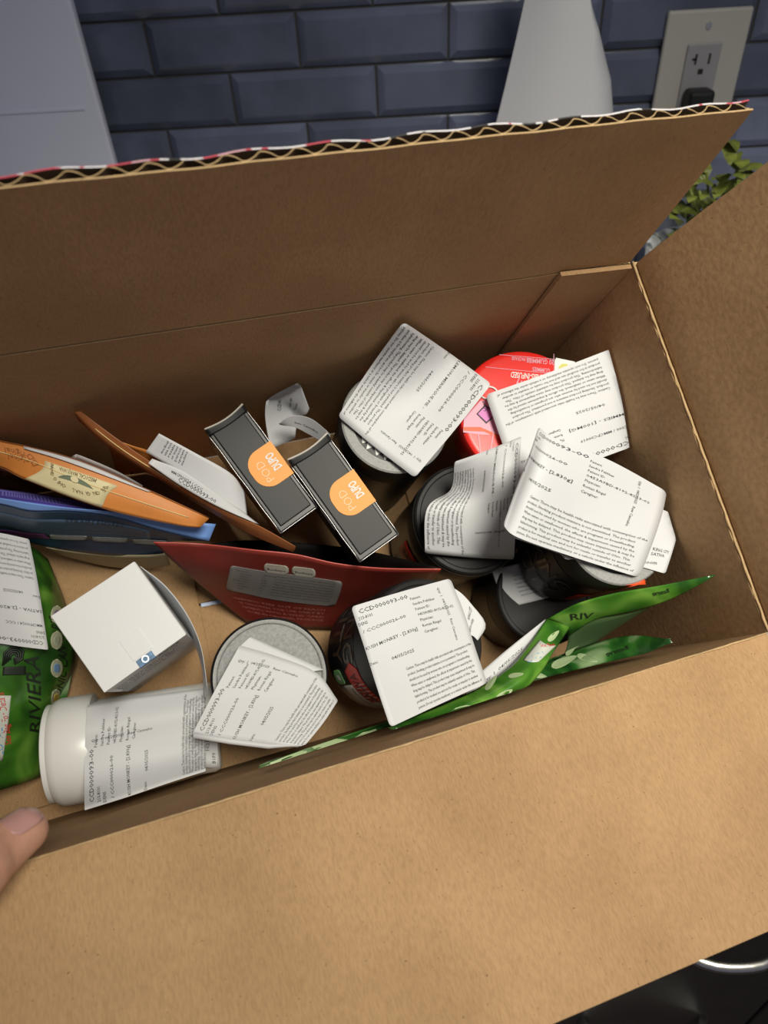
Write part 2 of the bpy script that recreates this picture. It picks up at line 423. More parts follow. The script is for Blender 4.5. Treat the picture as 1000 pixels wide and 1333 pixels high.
# tapered white jug behind the box
JUG = mat('white_jug_plastic', (.62, .63, .66), .38)
jy = .74; jb = wat(725, 140, jy); jt = wat(722, 0, jy)
jug = link(bpy.data.objects.new('tapered_jug', None)); jug.location = (jb[0], jy, ZT)
tag(jug, 'tapered pale grey jug with one sharp curved edge between tiles and outlet', 'jug')
def jug_ring(z):
    t = (z - (jb[2] - ZT)) / (jt[2] - jb[2])       # 1 at the top of the picture, 0 at the flap's edge
    y_l = wat(650 + 33 * t, 145 - 145 * t, jy)[0] - jb[0]
    y_r = wat(804 - 36 * max(t, 0) ** 1.6 if t > 0 else 804, 145 - 145 * t, jy)[0] - jb[0]
    cr = wat(752 + 20 * math.sin(max(0, min(1, t)) * 2.2) - 6 * t, 145 - 145 * t, jy)[0] - jb[0]
    d = .035 + .01 * (1 - t)
    pts = []
    for k in range(10): a = k / 10; pts.append((y_l + (cr - y_l) * a, -.006 * math.sin(a * math.pi) - d * a * .35, z))
    for k in range(10): a = k / 10; pts.append((cr + (y_r - cr) * math.sin(a * math.pi / 2), -d * .35 + (d * .9) * (1 - math.cos(a * math.pi / 2)), z))
    for k in range(10): a = k / 10; pts.append((y_r + (y_l - y_r) * a, d * .55 + d * .5 * math.sin(a * math.pi) - d * .55 * a, z))
    return pts
zs = [0.0, .03, .07, .1, .13, .16, .19, .21, .23, .25, .27, .30, .34, .38, .42]
v = sum([jug_ring(z) for z in zs], []); f = []
for j in range(len(zs) - 1):
    for k in range(30): f.append((j * 30 + k, j * 30 + (k + 1) % 30, (j + 1) * 30 + (k + 1) % 30, (j + 1) * 30 + k))
f += [list(range(30))[::-1], [(len(zs) - 1) * 30 + k for k in range(30)]]
jo = mesh('body', v, f, JUG, jug, smooth=True)
for e in jo.data.edges:
    a, b = e.vertices
    if a % 30 == b % 30 and a % 30 in (0, 10): e.use_edge_sharp = True
tube('rim', [Vector(p) for p in jug_ring(.42)] + [Vector(jug_ring(.42)[0])], .0025, JUG, jug)

# outlet
PLATE = mat('off_white_plate', (.40, .39, .36), .4); RCP = mat('grey_receptacle', (.26, .26, .275), .4)
ox, oz = .3153, ZC - .0845 - .062; oy = WY - .001
out = link(bpy.data.objects.new('wall_outlet', None)); out.location = (ox, oy, oz)
tag(out, 'off-white outlet plate with grey receptacle on the tiled wall', 'outlet')
pt = bevel_box('cover_plate', (-.041, -.006, -.062), (.041, 0, .062), PLATE, out, .0025, 3)
rc = bevel_box('receptacle', (-.0168, -.0085, -.034), (.0168, -.0055, .034), RCP, out, .001)
DARK = mat('dark_slot', (.008, .008, .008), .8)
for s in (1, -1):
    zc = .0185 * s + .002
    bevel_box('slot', (-.0078, -.0089, zc - .004), (-.0058, -.0083, zc + .005), DARK, rc, 0)
    bevel_box('slot', (-.0105, -.0089, zc - .0005), (-.0058, -.0083, zc + .0015), DARK, rc, 0)
    bevel_box('slot', (.0055, -.0089, zc - .004), (.0075, -.0083, zc + .005), DARK, rc, 0)
    bevel_box('ground_hole', (-.0025, -.0089, zc - .0125), (.0025, -.0083, zc - .008), DARK, rc, .0006)
for s in (1, -1):
    bm = bmesh.new(); bmesh.ops.create_cone(bm, cap_ends=True, segments=20, radius1=.0036, radius2=.003, depth=.0015)
    for vv in bm.verts: vv.co = Vector((vv.co.x, -.0065 - vv.co.z, vv.co.y + .0485 * s))
    from_bm('screw', bm, mat('screw_metal', (.75, .74, .70), .3, metal=1.), out)
plug = link(bpy.data.objects.new('power_plug', None)); plug.location = (ox - .001, oy - .009, oz - .02)
tag(plug, 'black power plug in the lower socket of the wall outlet', 'plug')
bevel_box('plug_body', (-.0125, -.024, -.014), (.0125, 0, .017), BLACKM, plug, .004, 3)
tube('cord', [(0, -.022, -.006), (0, -.03, -.02), (.004, -.03, -.05), (.012, -.02, -.10), (.03, -.012, -.15), (.06, -.012, -.19)], .003, BLACKM, plug)

# plant in a white pot behind the right corner of the box
pp = wat(868, 318, .68); potz = ZT
pot = link(bpy.data.objects.new('potted_plant', None)); pot.location = (pp[0] + .035, .655, ZT)
tag(pot, 'yellow-green plant in a white pot behind the right corner of the box', 'plant')
ph_ = pp[2] - ZT + .005
lathe('pot', [(0, 0), (.045, 0), (.060, ph_), (.056, ph_), (.050, ph_ - .012), (0, ph_ - .012)], mat('white_pot_glaze', (.82, .85, .86), .4), pot, 40)
LEAF = mat('yellow_green_leaf', (.16, .19, .03), .5, noise=.5, nscale=60)
SOIL = mat('soil', (.03, .022, .015), .9)
lathe('soil', [(0, ph_ - .006), (.0505, ph_ - .006), (.0505, ph_ - .0115), (0, ph_ - .0115)], SOIL, pot, 24)
lv, lf = [], []
for k in range(110):
    a = random.uniform(0, 6.28); rr = random.uniform(0, .05); z = ph_ + random.uniform(.0, .07); ln = random.uniform(.014, .026)
    c = Vector((rr * math.cos(a), rr * math.sin(a), z)); d = Vector((math.cos(a + random.uniform(-1, 1)), math.sin(a + random.uniform(-1, 1)), random.uniform(-.1, .9))).normalized()
    s = d.cross(Vector((random.uniform(-.4, .4), random.uniform(-.4, .4), 1))).normalized(); n = s.cross(d)
    b = len(lv)
    for (t, wd, hh) in ((0, .05, 0), (.35, .3, .06), (.7, .26, .05), (1, .02, -.04)):
        for sg in (-1, 1): lv.append(c + d * ln * t + s * ln * wd * sg + n * ln * (hh + (.08 if wd > .1 else 0)))
    for q in range(3): lf.append((b + 2 * q, b + 2 * q + 1, b + 2 * q + 3, b + 2 * q + 2))
fo = mesh('foliage', lv, lf, LEAF, pot); fo['kind'] = 'stuff'
for k in range(7):
    a = k * .9; tube('stem', [(0.01 * math.cos(a), .01 * math.sin(a), ph_ - .008), (.018 * math.cos(a), .018 * math.sin(a), ph_ + .025), (.036 * math.cos(a), .036 * math.sin(a), ph_ + .055)], .0012, LEAF, pot, seg=6)

# ================================================================== CARDBOARD BOX
TK = .0042
box = thing('cardboard_box', 'open brown corrugated cardboard box tilted towards the viewer, full of packages', 'box', frame((-L / 2, -W / 2, -D)))
def slab(name, c, outd, parent=box, th=TK, mats=None, n=1, edge=True):
    """slab from four inner-face corners (box coords), thickened along outd"""
    c = [np.array(q, float) for q in c]; o = np.array(outd, float) * th
    v = c + [q + o for q in c]; f = [(0, 1, 2, 3), (7, 6, 5, 4)] + [(i, i + 4, (i + 1) % 4 + 4, (i + 1) % 4) for i in range(4)]
    ob = mesh(name, v, f, mats or [KRAFT, CUT], parent, 'box', mi=[0, 0, 1, 1, 1, 1])
    bm = bmesh.new(); bm.from_mesh(ob.data); bmesh.ops.recalc_face_normals(bm, faces=bm.faces[:]); bm.to_mesh(ob.data); bm.free()
    return ob
slab('back_wall', [(-L, 0, -D), (0, 0, -D), (0, 0, -.0015), (-L, 0, -.0015)], (0, 1, 0))
slab('right_wall', [(0, 0, -D), (0, -W - .006, -D), (0, -W, -.001), (0, 0, -.001)], (1, 0, 0))
slab('left_wall', [(-L, 0, -D), (-L, -W - .006, -D), (-L, -W, 0), (-L, 0, 0)], (-1, 0, 0))
slab('front_wall', [(-L, -W - .006, -D), (0, -W - .006, -D), (0, -W, -.001), (-L, -W, -.001)], (0, -1, 0))
# bottom: two long flaps meeting in the middle, short flaps lying inside over them
slab('bottom_flap', [(-L, 0, -D - .001), (0, 0, -D - .001), (0, -W / 2 + .0008, -D - .001), (-L, -W / 2 + .0008, -D - .001)], (0, 0, -1))
slab('bottom_flap', [(-L, -W - .006, -D - .001), (0, -W - .006, -D - .001), (0, -W / 2 - .0008, -D - .001), (-L, -W / 2 - .0008, -D - .001)], (0, 0, -1))
e1 = at(250, 745, 0.003); e2 = at(271, 846, .003); sl = (e2[0] - e1[0]) / (e2[1] - e1[1])
xa = e1[0] + sl * (-.003 - e1[1]); xb = e1[0] + sl * (-W + .003 - e1[1])
slab('bottom_inner_flap', [(-L, -.003, -D + .003), (xa, -.003, -D + .003), (xb, -W + .003, -D + .003), (-L, -W + .003, -D + .003)], (0, 0, -1), th=.0036)
slab('bottom_inner_flap', [(-.1, -.003, -D + .003), (0, -.003, -D + .003), (0, -W + .003, -D + .003), (-.1, -W + .003, -D + .003)], (0, 0, -1), th=.0036)
tp = [at(262, 788, .0005), at(297, 781, .0005)]
slab('packing_tape', [tp[0] + [0, .0012, 0], tp[1] + [0, .0012, 0], tp[1] - [0, .0012, 0], tp[0] - [0, .0012, 0]], (0, 0, 1), th=.0003, mats=[mat('blue_tape', (.35, .45, .7), .3)] * 2)
# glued joint tab on the inside of the back wall
g1 = aty(818, 347, -.003); g2 = aty(731, 359, -.003); g3 = aty(664, 447, -.003)
g4 = np.array([g3[0] + (g3[0] - g2[0]) * 1.3, -.003, -D + .004])
slab('glue_tab', [(-.0005, -.0032, g1[2] - .002), (g2[0], -.0032, g2[2]), (g4[0], -.0032, g4[2]), (-.0005, -.0032, -D + .004)], (0, 1, 0), th=.0024, mats=[KRAFT, KRAFT])
# flaps
def rad(a): return math.radians(a)
# back flap: inner liner, fluting and printed outer liner are separate layers
TB_ = rad(88.5); bl = .0995
bdir = np.array([0, math.cos(TB_), math.sin(TB_)]); bout = np.array([0, math.sin(TB_), -math.cos(TB_)])
def bflap(x, s):                              # s: 0 crease .. 1 free edge
    lean = .004 * s * s * math.sin(x * 9 + .5); sag = -.0008 * s * math.sin((x + .02) / .42 * math.pi * 2.0)
    return np.array([x, 0, 0]) + bdir * (bl * s + sag) + bout * (lean * .5) + np.array([-.002 * s, 0, 0])
def layer(name, off, th, mats, parent, nx=90, ns=12, wob=0., smin=0.0):
    v, f, mi = [], [], []
    for i in range(nx + 1):
        for j in range(ns + 1):
            x = -L + (L - .001) * i / nx; s = smin + (1 - smin) * j / ns
            w = wob * (math.sin(x * 210) + .6 * math.sin(x * 97 + 1)) * s ** 6
            P = bflap(x, s); v.append((P + bout * (off + w), P + bout * (off + th + w)))
    k = len(v); v = [q[0] for q in v] + [q[1] for q in v]; r = ns + 1
    for i in range(nx):
        for j in range(ns):
            a = i * r + j; q = (a, a + 1, a + r + 1, a + r); f += [q, [z + k for z in q[::-1]]]; mi += [0, 2]
        a = i * r; f += [(a, a + r, a + r + k, a + k), (a + ns, a + ns + k, a + r + ns + k, a + r + ns)]; mi += [1, 1]
    for j in range(ns):
        b = nx * r + j; f += [(j, j + k, j + 1 + k, j + 1), (b, b + 1, b + 1 + k, b + k)]; mi += [1, 1]
    o = mesh(name, v, f, mats, parent, 'box', True, mi); bm = bmesh.new(); bm.from_mesh(o.data)
    for ed in bm.edges:
        if len(ed.link_faces) == 2 and abs(ed.link_faces[0].normal.dot(ed.link_faces[1].normal)) < .7: ed.smooth = False
    bm.to_mesh(o.data); bm.free(); return o
PRINT = bpy.data.materials.new('red_white_printed_liner'); PRINT.use_nodes = True
nt = PRINT.node_tree; b = nt.nodes['Principled BSDF']; tc = nt.nodes.new('ShaderNodeTexCoord'); nz = nt.nodes.new('ShaderNodeTexNoise')
nz.inputs['Scale'].default_value = 75; nz.inputs['Detail'].default_value = 2.5; rp = nt.nodes.new('ShaderNodeValToRGB'); rp.color_ramp.interpolation = 'CONSTANT'
e = rp.color_ramp.elements; e[0].position = 0; e[0].color = (.03, .03, .03, 1); e[1].position = .36; e[1].color = (.72, .70, .72, 1)
q = e.new(.53); q.color = (.50, .06, .09, 1); q = e.new(.62); q.color = (.62, .35, .40, 1)
nt.links.new(tc.outputs['Object'], nz.inputs['Vector']); nt.links.new(nz.outputs['Fac'], rp.inputs['Fac']); nt.links.new(rp.outputs['Color'], b.inputs['Base Color'])
b.inputs['Roughness'].default_value = .6
bf = layer('back_flap', 0, .0006, [KRAFT, CUT, mat('kraft_void_shade', (.13, .075, .035), .9)], box, wob=.00015)
KSHADE = mat('kraft_void_shade', (.13, .075, .035), .9)  # kraft darkened in colour to paint the shade in the voids between the liners
layer('outer_liner', .0042, .0006, [KSHADE, PRINT, PRINT], bf, wob=.0006)
# fluting: a wavy sheet between the liners
v, f = [], []; nx = 420
for i in range(nx + 1):
    x = -L + (L - .002) * i / nx; ph = x / .0118 * 2 * math.pi + .5 * math.sin(x * 40)
    wv = .5 + .5 * math.sin(ph); 
    for s in (.6, .998):
        P = bflap(x + .0012 * math.cos(ph * 2) * .3, s); o1 = .0008 + wv * .0031
        v += [P + bout * o1, P + bout * (o1 + .00038)]
for i in range(nx):
    a = 4 * i; b_ = a + 4
    f += [(a, a + 2, b_ + 2, b_), (a + 1, b_ + 1, b_ + 3, a + 3), (a + 2, a + 3, b_ + 3, b_ + 2)]
mesh('fluted_medium', v, f, [KSHADE, CUT], bf, 'box', False, [0, 0, 1] * nx)
# right flap
TR = rad(84); rdir = np.array([math.cos(TR), 0, math.sin(TR)]); rout = np.array([math.sin(TR), 0, -math.cos(TR)])
def curved_flap(name, p0, p1, direc, outd, ln, curl, parent=box, skew0=0., skew1=0., jag=0.):
    p0, p1, direc, outd = [np.array(q, float) for q in (p0, p1, direc, outd)]; n1, n2 = 60, 10; v, f, mi = [], [], []
    al = (p1 - p0) / np.linalg.norm(p1 - p0)
    for i in range(n1 + 1):
        for j in range(n2 + 1):
            s = j / n2; t = i / n1; P = p0 + (p1 - p0) * t + direc * ln * s + outd * curl * s * s + al * (skew0 * (1 - t) + skew1 * t) * s
            jg = al * (random.uniform(-jag, jag) if i in (0, n1) else 0)
            rr = outd * (.0010 * math.exp(-(s / .05) ** 2))
            v.append((P + jg + rr, P + outd * TK + jg))
    k = len(v); v = [q[0] for q in v] + [q[1] for q in v]; r = n2 + 1
    for i in range(n1):
        for j in range(n2):
            a = i * r + j; q = (a, a + 1, a + r + 1, a + r); f += [q, [z + k for z in q[::-1]]]; mi += [0, 0]
        a = i * r; f += [(a, a + r, a + r + k, a + k), (a + n2, a + n2 + k, a + r + n2 + k, a + r + n2)]; mi += [1, 1]
    for j in range(n2):
        b2 = n1 * r + j; f += [(j, j + k, j + 1 + k, j + 1), (b2, b2 + 1, b2 + 1 + k, b2 + k)]; mi += [1, 1]
    o = mesh(name, v, f, [KRAFT, CUT], parent, 'box', True, mi)
    bm = bmesh.new(); bm.from_mesh(o.data); bmesh.ops.recalc_face_normals(bm, faces=bm.faces[:])
    for ed in bm.edges:
        if ed.calc_face_angle(0) > .7: ed.smooth = False
    bm.to_mesh(o.data); bm.free(); return o
curved_flap('right_flap', (.001, -.0015, .0005), (.001, -W, .0005), rdir, rout, .102, .003, skew0=.009, skew1=.004, jag=.0004)
curved_flap('left_flap', (-L - .001, -W, 0), (-L - .001, 0, 0), (-math.cos(rad(55)), 0, math.sin(rad(55))), (-math.sin(rad(55)), 0, -math.cos(rad(55))), .1, .002)
TF = rad(16); fdir = np.array([0, -math.cos(TF), math.sin(TF)]); fout = np.array([0, -math.sin(TF), -math.cos(TF)])
curved_flap('front_flap', (-L, -W - .0005, .0), (0, -W - .0005, .0), fdir, fout, .107, .006)
# pale worn fold of the right flap
WORN = mat('worn_fold', (.50, .345, .175), .9, noise=.2, nscale=200)
tube('worn_crease', [np.array([.0004 + .00022 * math.sin(k * 1.7) + .0001 * math.sin(k * 4.1), -W * k / 60, .0001]) for k in range(61)], 0, WORN, box, 'box', seg=6, taper=[.0005 + .0003 * math.sin(k * .37 + .6) * math.sin(k * 1.13) for k in range(61)])
tube('worn_crease', [np.array([-L * k / 80, -W - .0003 + .00015 * math.sin(k * 2.1), 0]) for k in range(81)], 0, WORN, box, 'box', seg=6, taper=[.0003 + .00018 * math.sin(k * .41) for k in range(81)])

# ================================================================== CONTENTS
def jar(name, lab, top, bottom, r, style, spin=0., group='black screw-top jars in the box'):
    """upright jar between two box-frame points; local z runs from base to lid"""
    top, bottom = np.array(top), np.array(bottom); ax = top - bottom; H = np.linalg.norm(ax)
    t = thing(name, lab, 'jar', frame(bottom, ax, (math.cos(spin), math.sin(spin), 0)), group)
    rb = r * .965; hl = H - .020
    lathe('body', [(0, 0), (rb * .93, 0), (rb * .98, .002), (rb, .006), (rb, hl - .003), (rb * .9, hl - .0015), (rb * .9, hl + .002), (0, hl + .002)], BLACK, t)
    prof = [(0, hl), (r * .97, hl), (r, hl + .001), (r, H - .0025), (r * .985, H - .0008), (r * .955, H)]
    if style == 'ring': prof += [(r * .79, H), (r * .775, H - .0007), (0, H - .0007)]; mi = [0, 0, 0, 0, 1, 1, 2, 2]; ms = [BLACKM, GREYRIM, DARKLID]
    elif style == 'grey': prof += [(r * .94, H), (r * .90, H - .0003), (r * .875, H - .0012), (0, H - .0012)]; mi = [0, 0, 0, 0, 0, 1, 1, 2, 2]; ms = [BLACKM, GREYRIM, GREYLID]
    else: prof += [(r * .9, H), (r * .88, H - .0006), (0, H - .0006)]; mi = [0, 0, 0, 0, 0, 0, 0, 0]; ms = [BLACKM]
    lathe('lid', prof, ms, t, mi=mi)
    t['_H'] = H; t['_r'] = r
    return t
def side(t, r, th0, th1, z0, z1):            # patch of the jar's side, u runs counter-clockwise seen from above, v downwards
    return FSurf(lambda u, v: V3(r * np.cos(th0 + (th1 - th0) * u), r * np.sin(th0 + (th1 - th0) * u), z1 + (z0 - z1) * v), abs(th1 - th0) * r, z1 - z0, -1 if th1 > th0 else 1)
def angle_to(t, px, py, h):                  # angle round the jar's axis of what is seen at a pixel
    Mi = inv_of(t); q = Mi[:3, :3] @ at(px, py, h) + Mi[:3, 3]; return math.atan2(q[1], q[0])

# ---- the tall grey-rimmed jar in the back row
P = at(515, 548, .110); 
j1 = jar('lidded_jar', 'black jar with pale grey lid rim, white jagged logo and label, beside the black cartons', P, P * [1, 1, 0] + [0, 0, -D + .0042], .0322, 'ring')
H1 = j1['_H']
# jagged white logo
Mi = inv_of(j1); lg = []
for (x, y) in [(470, 562), (510, 591), (501, 599), (498, 588), (490, 593), (487, 581), (477, 585), (479, 575), (472, 577)]:
    o_ = Mi[:3, :3] @ EYE + Mi[:3, 3]; d_ = Mi[:3, :3] @ ray(x, y); p = o_ + d_ * ((H1 - .0003 - o_[2]) / d_[2]); lg.append((p[0], p[1], H1 - .0003))
mesh('logo', lg, [tuple(range(9))[::-1]], WHITEINK, j1)
label(j1, [[(640, 500, .134), (592, 560, .124), (540, 622, .1155)], [(583, 458, .130), (536, 520, .118), (488, 582, .113)], [(525, 418, .168), (482, 478, .126), (440, 542, .113)]],
      strain='LEMON MERINGUE PIE -', para=(.03, .97, .66, .97), qty=.86)
s1 = side(j1, .0324, angle_to(j1, 460, 480, .1), angle_to(j1, 478, 470, .1), H1 - .022, H1 - .002)
sheet('tamper_tape', s1, ORRED, j1, .0003, 6, 4, off=.0002, space='local')

# ---- red round tin at the back right
P = at(686, 540, .1235)
tin_z = Vector((-.06, -.03, 1))
tin = thing('round_tin', 'round red gummies tin with pink warning band under a white label, back right', 'tin', frame(np.array(P) - np.array(tin_z.normalized()) * .028, tin_z))
R6 = .0405; H6 = .028
lathe('body', [(0, 0), (R6 * .94, 0), (R6 * .97, .002), (R6 * .97, .02), (0, .02)], RED, tin)
lathe('lid', [(0, .0195), (R6, .0195), (R6, H6 - .003), (R6 * .985, H6 - .0012), (R6 * .95, H6 - .0002), (R6 * .9, H6), (0, H6)], RED, tin)
Mi6 = inv_of(tin)
def on_tin(px, py):
    o = Mi6[:3, :3] @ EYE + Mi6[:3, 3]; d = Mi6[:3, :3] @ ray(px, py); return o + d * ((H6 - o[2]) / d[2])
def tin_surf(a, b, c):                       # flat print area: text start, text end, lower-left corner (pixels)
    A, B, C = on_tin(*a), on_tin(*b), on_tin(*c)
    return FSurf(flat(A, B, C), np.linalg.norm(B - A), np.linalg.norm(C - A), 1 if np.cross(B - A, C - A)[2] > 0 else -1)
def tin_poly(name, pts, m, off, par=tin):
    v = [on_tin(*p) + np.array([0, 0, off]) for p in pts]; f = [tuple(range(len(v)))]
    o = mesh(name, v, f, m, par); bm = bmesh.new(); bm.from_mesh(o.data); bmesh.ops.recalc_face_normals(bm, faces=bm.faces[:])
    if bm.faces[:][0].normal.z < 0: bmesh.ops.reverse_faces(bm, faces=bm.faces[:])
    bm.to_mesh(o.data); bm.free(); return o
tin_poly('pink_band', [(604, 545), (625, 522), (650, 520), (660, 560), (650, 566), (628, 566), (603, 563)], PINK, .0002)
tin_poly('red_stripe', [(603, 556), (625, 556), (648, 566), (652, 572), (630, 562), (604, 561)], ORRED, .0003)
tin_poly('warning_mark', [(620, 539), (631, 527), (648, 538), (633, 552)], INK, .0004)
tin_poly('warning_mark', [(622, 539), (631.5, 529.5), (645.5, 538), (633, 549.5)], MAG, .0005)
ts = tin_surf((645, 533), (622, 537), (641, 524))
printed('printed_text', ts, [('THC', .1, .45, .0022, None)], INK, tin, .0007, 'local', 2)
printed('warning_sign', ts, [('!', .42, 1.35, .004, None)], INK, tin, .0007, 'local', 2)
ts = tin_surf((722, 478), (662, 473), (723, 464))
printed('printed_text', ts, [('20 GUMMIES', .02, .62, .0030, .017), ('PER PACKAGE', .52, .62, .0022, .012)], PINK, tin, .0003, 'local', 2)
ts = tin_surf((716, 492), (664, 487), (718, 476))
printed('printed_text', ts, [('GUMMIES', .02, .72, .0026, .011)], PINK, tin, .0003, 'local', 2)
printed('printed_text', ts, [('CANNABIS-INFUSED', -.12, 0.18, .0036, .027), ], WHITEINK, tin, .0003, 'local', 2)
printed('printed_text', ts, [('Cherry', .30, -.45, .005, .013)], PINK, tin, .0003, 'local', 2)
for a, b in (((632, 478), (722, 487)), ((650, 462), (723, 468)), ((721, 461), (721, 487))):
    dx, dy = b[0] - a[0], b[1] - a[1]; n = math.hypot(dx, dy); ox_, oy_ = -dy / n * .3, dx / n * .3
    tin_poly('print_rule', [(a[0] + ox_, a[1] + oy_), (b[0] + ox_, b[1] + oy_), (b[0] - ox_, b[1] - oy_), (a[0] - ox_, a[1] - oy_)], PINK, .0003)
tin_poly('white_badge', [(722, 470), (724, 466), (748, 471), (752, 486), (722, 492)], WHITEINK, .0003)
tin_poly('leaf_badge', [(727, 478), (731, 474), (738, 474), (742, 479), (740, 485), (728, 487)], mat('badge_yellow', (.6, .6, .15), .5), .0005)
ringv = [on_tin(636 + 11 * math.cos(a), 512 + 8 * math.sin(a)) + np.array([0, 0, .0006]) for a in np.linspace(0, 6.28, 25)]
tube('white_ring_print', ringv, .0006, WHITEINK, tin, 'local', seg=5)
tin_poly('white_stripe', [(622, 565), (623.3, 565), (627.3, 600), (626, 600)], PINK, .0004)
tin_poly('white_stripe', [(642, 562), (643.3, 562), (638.5, 592), (637, 592)], PINK, .0004)
label(tin, [[(838, 576, .134), (756, 606, .134), (676, 636, .1265)], [(822, 517, .142), (736, 544, .138), (654, 577, .1275)], [(796, 454, .146), (712, 486, .140), (632, 514, .1285)]],
      strain='GUMMIES - [100MG]', code='CCC000 / MMCPC00019', para=(.12, .93, .66, .96), qty=1.5)

# ---- jar in the middle with the wavy label
P = at(612, 675, .088)
j2 = jar('lidded_jar', 'black jar in the middle of the box under a wavy white label', P, P * [1, 1, 0] + [0, 0, -D + .0042], .0348, 'dark')
label(j2, [[(679, 568, .1375), (676, 610, .1375), (673, 660, .121), (669, 728, .092)],
           [(650, 580, .134), (645, 622, .132), (643, 668, .112), (640, 727, .093)],
           [(618, 592, .128), (618, 635, .117), (604, 672, .110), (606, 725, .094)],
           [(592, 601, .122), (587, 638, .102), (556, 662, .112), (553, 720, .094)]], strain='LEMON MERINGUE PIE -', nu=24, nv=24, para=(.12, .98, .70, .98), qty=.80, rnd=.02)
H2 = j2['_H']; a0 = angle_to(j2, 505, 735, .05); a1 = angle_to(j2, 548, 715, .06)
s2 = side(j2, .0338, a0 - .25, a0 + .65, .030, .052)
o = sheet('name_tag', s2, REDTAG, j2, .0002, 14, 3, off=.0001, space='local')
printed('printed_text', s2, [('SATIVA', .12, .72, .008, .022)], mat('dark_red_ink', (.08, .01, .01), .6), o, .0005, 'local', 2)
# thin grey edge line of the lid
lathe('lid_line', [(.0349, H2 - .0035), (.03505, H2 - .003), (.0349, H2 - .0025)], GREYRIM, j2)

# ---- jar buried under the right-hand one
P7 = np.array([-.047, -.1535, -D + .064])
j7 = jar('lidded_jar', 'half-hidden black jar below the right-hand jar, white label showing', P7, P7 * [1, 1, 0] + [0, 0, -D + .0042], .0325, 'dark')
label(j7, [[(640, 742, .060), (668, 735, .0668), (700, 728, .0672)], [(648, 765, .062), (676, 760, .0668), (710, 752, .0672)], [(657, 792, .060), (690, 784, .0650), (722, 776, .0665)]], rnd=0,
      text=[(s, .42, .30 + .1 * i, .0011, .030) for i, s in enumerate(CAUTION[2:8])])

# ---- jar at the right, standing on it
P = at(806, 690, .146) - [.0012, 0, 0]
j3 = jar('lidded_jar', 'black jar with grey-rimmed lid at the right wall, under a large folded white label', P, P * [1, 1, 0] + [0, 0, -D + .070], .0302, 'ring')
H3 = j3['_H']
label(j3, [[(851, 660, .149), (872, 668, .148), (885, 684, .147)], [(835, 690, .148), (862, 705, .147), (876, 716, .147)], [(815, 733, .147), (842, 740, .147), (866, 747, .147)]], rnd=.08, name='folded_label_end', nu=10, nv=10,
      text=[('Bloom', .30, .95, .0022, .008, 15), ('KING CITY', .38, .70, .0018, .011, 15), ('SATIVA', .40, .78, .0018, .008, 15)])
label(j3, [[(700, 585, .152), (700, 640, .150)], [(690, 660, .150), (730, 720, .148)], [(668, 700, .150), (750, 728, .147)]], rnd=.03, text=False, name='folded_label_back', nu=8, nv=8)
label(j3, [[(701, 556, .163), (725, 572, .166), (795, 600, .161), (868, 640, .153)], [(690, 590, .162), (712, 608, .167), (784, 640, .158), (861, 672, .151)],
           [(672, 636, .158), (692, 654, .163), (765, 686, .156), (848, 711, .151)], [(655, 684, .156), (675, 700, .158), (752, 727, .153), (832, 752, .149)]], nu=22)
a0 = angle_to(j3, 823, 763, .14)
s3 = side(j3, .0303, a0 - .13, a0 + .17, H3 - .016, H3)
sheet('tamper_tape', s3, ORRED, j3, .0003, 5, 4, off=.0001, space='local')
Mi3 = inv_of(j3)
tl = FSurf(flat(*[Mi3[:3, :3] @ at(*q_, .1455) + Mi3[:3, 3] for q_ in ((811, 747), (837, 746), (815, 762))]), .01, .006, 1)
sheet('tamper_tape', tl, ORRED, j3, .0003, 4, 4, off=.0001, space='local')
s3b = side(j3, .0293, a0 - .45, a0 + .02, .012, .034)
sheet('name_tag', s3b, REDTAG, j3, .0002, 10, 3, off=.0001, space='local')
a0 = angle_to(j3, 705, 745, .1)
s3c = side(j3, .0293, a0 - .75, a0 + .75, .006, .05)
printed('side_lettering', s3c, [('KING', .12, .44, .013, .033), ('CITY', .12, .86, .013, .033)], mat('charcoal_gloss_ink', (.05, .05, .052), .25), j3, .0003, 'local', 2)

# ---- leaning jar at the front centre
tp_ = at(556, 836, .119); bt_ = at(490, 849, .052)
j4 = jar('lidded_jar', 'black jar leaning at the front centre with product-facts print and a white label', tp_, bt_, .0345, 'dark')
H4 = j4['_H']
label(j4, [[(588, 764, .126), (600, 772, .126), (610, 782, .126)], [(600, 790, .126), (614, 798, .126), (632, 812, .126)], [(608, 826, .126), (616, 828, .126), (622, 834, .126)]], rnd=.05, nu=8, nv=8, name='folded_label_end',
      text=[('Bloom', .30, .95, .0020, .008, 60), ('KING CITY', .30, .72, .0016, .010, 60)])
label(j4, [[(457, 790, .136), (520, 771, .134), (586, 753, .129)], [(474, 842, .138), (541, 815, .134), (604, 798, .129)], [(490, 893, .143), (556, 868, .135), (618, 842, .129)], [(508, 947, .148), (572, 917, .138), (634, 889, .130)]], nu=20)
rr4 = .0345 * .965
a0 = angle_to(j4, 470, 885, .085)
s4 = side(j4, rr4, a0 - .42, a0 + .42, .027, .046)
def arrow(a, b):
    t = abs(2 * b - 1); x0 = .16 * t; return x0 + a * (1 - x0), b
o = sheet('name_tag', s4, REDTAG, j4, .0002, 14, 8, off=.0001, space='local', shape=arrow)
s4g = FSurf(lambda u, v: V3(rr4 * np.cos(a0 + .42 - .84 * u), rr4 * np.sin(a0 + .42 - .84 * u), .027 + .019 * v), .84 * rr4, .019, -1)
printed('printed_text', s4g, [('SATIVA', .06, .70, .009, .020)], mat('dark_red_ink', (.08, .01, .01), .6), o, .0005, 'local', 2)
ap = angle_to(j4, 482, 922, .08)
s4p = side(j4, rr4, ap - .50, ap + .60, .006, .045)
